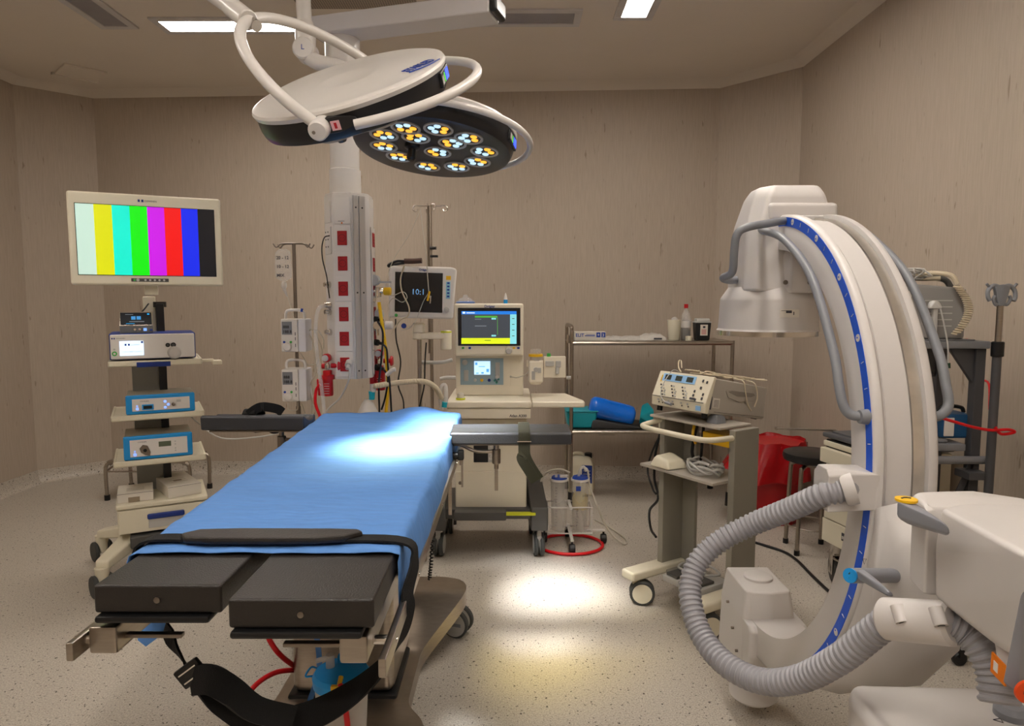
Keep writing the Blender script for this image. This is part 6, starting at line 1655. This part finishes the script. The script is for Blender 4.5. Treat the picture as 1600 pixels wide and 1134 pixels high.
# handles
b = B(); hp = [(1240, 350, 2.30), (1228, 345, 2.20), (1200, 349, 2.14), (1165, 356, 2.12), (1151, 368, 2.12), (1147, 395, 2.13), (1144, 425, 2.15), (1130, 434, 2.2), (1140, 438, 2.3), (1152, 437, 2.36)]
b.tube([at(*p) for p in hp], .0125, seg=12); b.build('detector_handle', M_GREY, t, world=True)
hx = CX - .055
def ona(a, r, x): return Vector(arcpt(x, r, R(a)))
b = B(); b.tube([ona(93, .70, CX), ona(91, .70, hx + .01), ona(86, .69, hx), ona(70, .685, hx), ona(50, .69, hx), ona(30, .695, hx), ona(22, .70, hx), ona(18, .70, hx + .006), ona(16, .705, hx + .02), ona(15.5, .715, CX)], .0115, seg=12); h_ = b.build('side_handle', M_GREY, t, world=True)
b = B(); b.cyl(ona(93, .70, CX - .0), ona(93, .70, CX - .05), .017, bev=.003); b.build('handle_boss', M_GREY, h_, world=True)
b = B(); b.cyl(ona(15.5, .715, CX), ona(15.5, .715, CX - .02), .019, .016); b.build('handle_boss', M_GREY, h_, world=True)
b = B(); hx2 = CX + XW + .05; b.tube([ona(84, .70, CX + XW), ona(80, .70, hx2), ona(70, .69, hx2), ona(50, .69, hx2), ona(30, .695, hx2), ona(22, .70, hx2), ona(18, .70, hx2), ona(16, .70, hx2 - .02), ona(15.5, .70, CX + XW)], .0115, seg=12); b.build('side_handle', M_GREY, t, world=True)
# tube tank at the bottom of the arc
TXc = CX
ztt = .50
b = B()
b.hull([(x, y, z) for z, x0_, x1_, ya_, yb_ in ((ztt, .81, .967, 2.28, 2.50), (.40, .80, .98, 2.265, 2.52), (.17, .795, .985, 2.255, 2.53)) for x, y in ((x0_, ya_ + .01), (x0_ + .01, ya_), ((x0_ + x1_) / 2, ya_ - .015), (x1_ - .01, ya_), (x1_, ya_ + .01), (x1_, yb_), (x0_, yb_))], .010, seg=3)
b.lathe([(.05, ztt - .01), (.05, ztt + .008), (.044, ztt + .013), (.0001, ztt + .013)], 36, Matrix.Translation((.892, 2.395, 0)))
tk = b.build('x_ray_tube', M_CARM, t, world=True, smooth=40)
b = B(); b.hull([(x, y, z) for z, ya_ in ((.405, 2.22), (.39, 2.20), (.30, 2.20), (.20, 2.24)) for x, y in ((.80, ya_ + .01), (.812, ya_), (.99, ya_), (1.0, ya_ + .01), (1.0, 2.5), (.80, 2.5))], .008, seg=3); b.build('tube_collar', M_CARM, tk, world=True)
b = B(); b.cyl((.885, 2.385, .055), (.885, 2.385, .2), .085, .092, seg=40, bev=.012); b.build('tube_base', M_CARM, tk, world=True)
b = B()
for yy, zz_ in ((2.31, .27), (2.28, .2), (2.42, .40), (2.36, .33)): b.cyl((.788, yy, zz_), (.797, yy, zz_), .005, seg=10)
b.build('screw', M_DSTEEL, tk, world=True)
# cable block on the side face of the arc
c = Vector(arcpt(CX, .70, R(-7)))
bc = at(1312, 762, 1.57)
b = B(); b.hull([(bc.x + dx_, bc.y + dy_, bc.z + dz_) for dx_ in (-.04, .0) for dy_, dz_ in ((-.03, -.05), (.05, -.05), (.05, .03), (.03, .05), (-.015, .05), (-.03, .035))] + [(CX + .0, bc.y + dy_, bc.z + dz_) for dy_, dz_ in ((-.03, -.045), (.06, -.045), (.06, .04), (-.03, .04))], .012, seg=3)
cb_ = b.build('cable_block', M_CARM, t, world=True, smooth=50)
b = B(); q_ = at(1318, 766, 1.545); qd = (at(1285, 773, 1.56) - q_).normalized(); b.lathe([(.026, -.025), (.036, -.025), (.0365, -.004), (.033, .002), (.026, .002)], 32, frame_of(q_, q_ + qd)); b.build('collar', M_CARM, cb_, world=True)
b = B(); q0 = at(1318, 766, 1.545); hosep = [q0 + Vector((.01, .01, .002)), q0, at(1285, 773, 1.56), at(1235, 795, 1.62), at(1180, 817, 1.68), at(1130, 842, 1.70), at(1095, 872, 1.70), at(1080, 905, 1.68), at(1080, 945, 1.64), at(1098, 995, 1.58), at(1135, 1038, 1.50), at(1190, 1064, 1.42), at(1250, 1060, 1.35), at(1310, 1030, 1.28), at(1355, 995, 1.24), at(1385, 972, 1.215), at(1400, 966, 1.21)]
b.tube(hosep, .0285, seg=20, smooth=8, corr=.0035, pitch=.0135); b.build('corrugated_hose', M_HOSE, t, world=True, smooth=25)
s0, s1 = at(1380, 966, 1.20), at(1492, 974, 1.10)
b = B(); b.cyl(s0, s1, .037, seg=36, bev=.006)
dd_ = (s1 - s0).normalized()
for f in (.24, .78):
    c = s0.lerp(s1, f); tc = (Vector((0, 0, CAMH)) - c).normalized(); e0, e1 = c + tc * .022 + Vector((-.006, 0, .026)), c + tc * .047 + Vector((.006, 0, -.006)); b.cyl(e0, e1, .011, seg=16); b.m = 1; b.cyl(e1, e1 + (e1 - e0).normalized() * .0006, .006, seg=12); b.m = 0
b.build('hose_clamp', [M_CARM, M_BLACK], t, world=True)
b = B(); b.tube([at(1485, 972, 1.11), at(1510, 985, 1.10), at(1535, 1010, 1.08), at(1555, 1050, 1.06), at(1562, 1100, 1.04)], .030, seg=20, smooth=8, corr=.0035, pitch=.0135); b.build('corrugated_hose', M_HOSE, t, world=True, smooth=25)
# carriage that holds the arc
b = B()
def lofted(b, sides):
    bm = bmesh.new(); rows = [[bm.verts.new(p) for p in row] for row in sides]; n = len(rows[0])
    for r0, r1 in zip(rows, rows[1:]):
        for q in range(n): bm.faces.new((r0[q], r0[(q + 1) % n], r1[(q + 1) % n], r1[q]))
    ca = bm.faces.new(rows[0][::-1]); cb = bm.faces.new(rows[-1])
    bmesh.ops.triangulate(bm, faces=[ca, cb]); b.bm(bm)
inner = [(-1 - 4 * q, .745) for q in range(15)]
pa = [(-55, .757), (-42, .765), (-28, .775), (-18, .80), (-11, .835), (-6, .84), (-2, .80), (0, .77)]
pb = [(-56, .765), (-46, .80), (-32, .86), (-18, .90), (-9, .90), (-2, .87), (1, .82), (1, .78)]
pc_ = [(-50, .765), (-40, .81), (-30, .87), (-18, .92), (-9, .92), (-2, .88), (0, .83), (0, .79)]
lofted(b, [[arcpt(CX + x, r_, R(a)) for a, r_ in inner + pp] for x, pp in ((.006, pa), (.05, pb), (.10, pc_), (.14, pc_))])
cg = b.build('carriage', M_CARM, t, world=True, smooth=60)
b = B(); c = at(1348, 873, 1.47)
b.tube([c, c + Vector((.008, 0, 0)), c + Vector((.004, 0, -.012)), c], .0008, seg=5, smooth=0); b.build('warning_mark', M_PRINT, cg, world=True)
# horizontal arm boxes
def boxy(pts, bev, name, m, par=None): b = B(); b.hull([at(*p) for p in pts], bev, seg=3); return b.build(name, m, par or t, world=True, smooth=45)
boxy([(1425, 772, 1.22), (1440, 768, 1.22), (1448, 792, 1.16), (1420, 905, 1.22), (1444, 930, 1.15), (1516, 766, 1.32), (1610, 780, 1.30), (1640, 800, 1.24), (1640, 930, 1.16), (1550, 930, 1.16), (1520, 905, 1.3)], .010, 'swivel_housing', M_CARM)
boxy([(1471, 794, 1.13), (1489, 788, 1.16), (1545, 787, 1.27), (1700, 792, 1.24), (1461, 850, 1.13), (1461, 934, 1.13), (1548, 1000, .99), (1600, 864, .88), (1700, 930, .76), (1570, 1020, .96), (1640, 1060, .86), (1700, 900, 1.2), (1480, 930, 1.2)], .008, 'horizontal_arm', M_CARM)
boxy([(1551, 985, 1.0), (1560, 1045, .98), (1575, 1060, .96), (1640, 1060, .9), (1640, 985, .92), (1560, 985, 1.1), (1570, 1050, 1.1), (1640, 1000, 1.1)], .006, 'arm_end', M_CARM)
b = B(); Fw = face_m(at(1551, 1032, .975), (at(1568, 1050, .955) - at(1551, 1032, .975)).normalized(), (0, 0, 1)); b.box((.0, -.016, 0), (.028, .014, .003), .0, Fw); b.m = 1; b.box((.006, -.008, .003), (.014, .006, .004), 0, Fw); b.build('orange_label', [M_ORANGE, M_WHITE], t, world=True)
# brake levers
M_LEV = mat('lever_grey', '#85878e', .4)
b = B(); a_, c_ = at(1422, 795, 1.10), at(1476, 822, 1.0)
b.hull([at(1401, 783, 1.10), at(1418, 779, 1.12), at(1436, 790, 1.10), at(1400, 808, 1.10), at(1420, 820, 1.09), at(1484, 821, 1.0), at(1484, 836, 1.0), at(1476, 818, 1.03), at(1482, 838, 1.02), at(1430, 812, 1.12)], .004, seg=2); lv = b.build('brake_lever', M_LEV, t, world=True)
c = at(1416, 781.5, 1.105)
b = B(); b.cyl(at(1428, 806, 1.10), at(1432, 806, 1.23), .014, seg=20); b.build('pivot', M_CARM, lv, world=True)
b = B(); b.lathe([(.017, 0), (.017, .004), (.0001, .004)], 30, Matrix.Translation(c + Vector((0, 0, -.001))) @ Matrix.Scale(1, 4)); b.m = 1; b.tube([c + Vector((-.008, 0, .0035)), c + Vector((.0, .004, .0035)), c + Vector((.008, 0, .0035))], .0015, seg=5); b.build('lever_cap', [M_YEL, M_PRINT], lv, world=True)
b = B(); p0_, p1_ = at(1329, 899, 1.36), at(1374, 899, 1.42)
b.cyl(p0_, p0_ + (p1_ - p0_) * 1.6, .0155, seg=28, bev=.002); b.hull([at(1338, 890, 1.345), at(1350, 888, 1.35), at(1340, 905, 1.345), at(1350, 908, 1.345), at(1388, 922, 1.25), at(1397, 928, 1.25), at(1385, 931, 1.25), at(1396, 933, 1.25)], .003)
lv = b.build('brake_lever', M_LEV, t, world=True)
b = B(); dd_ = (p1_ - p0_).normalized(); b.cyl(p0_ - dd_ * .003, p0_ + dd_ * .001, .0148, seg=28); b.m = 1; b.tube([p0_ - dd_ * .0035 + Vector((0, 0, .006)), p0_ - dd_ * .0035 + Vector((0, .004, 0)), p0_ - dd_ * .0035 + Vector((0, 0, -.006))], .0013, seg=5); b.build('lever_cap', [M_BLUEP, M_PRINT], lv, world=True)
b = B(); b.hull([at(1594, 928, .80), at(1602, 920, .80), at(1566, 1066, .80), at(1590, 1085, .80), at(1640, 930, .84), at(1640, 1090, .84), at(1600, 1070, .84)], .004); lv = b.build('brake_lever', M_LEV, t, world=True)
b = B(); c = at(1602, 1079, .79); b.lathe([(.014, 0), (.014, .004), (.0001, .004)], 30, FR(c.x, c.y, c.z)); b.m = 1; b.box((-.005, -.002, .004), (.005, .002, .005), 0, FR(c.x, c.y, c.z)); b.build('lever_cap', [mat('cap_red_orange', '#d84a16', .4), M_PRINT], lv, world=True)
# mobile base cover
zc = .70
pb = [onz(1330, 1064, zc), onz(1600, 1070, zc), onz(1760, 1075, zc)]
pf = [onz(1324, 1084, zc), onz(1372, 1140, zc), onz(1480, 1270, zc), onz(1900, 1270, zc)]
b = B(); pts = [(p.x, p.y, zc) for p in pb + pf] + [(p.x + .02, p.y - .01, .06) for p in pb + pf]
b.hull(pts, .022, seg=4); bs = b.build('base_cover', M_CARM, t, world=True, smooth=50)
b = B(); c = onz(1580, 1118, zc); b.lathe([(.03, 0), (.03, .014), (.022, .024), (.0001, .028)], 30, Matrix.Translation((c.x, c.y, zc - .002))); b.build('knob', M_LEV, bs, world=True)
b = B(); c = onz(1552, 1124, zc + .001); b.tube([c, c + Vector((.016, .004, 0)), c + Vector((.012, -.01, 0)), c], .0008, seg=5, smooth=0); b.build('warning_mark', M_PRINT, bs, world=True)
b = B(); p = onz(1480, 1270, zc)
for x, y in ((.85, 1.2), (1.3, 1.2), (1.0, .75), (1.4, .75)): b.cyl((x, y - .02, .045), (x, y + .02, .045), .045, bev=.006)
b.build('wheel', M_BLACK, bs, world=True)
b = B(); b.box((1.05, 1.0, .3), (1.35, 1.28, 1.1), .03); b.build('lift_column', M_CARM, t, world=True)
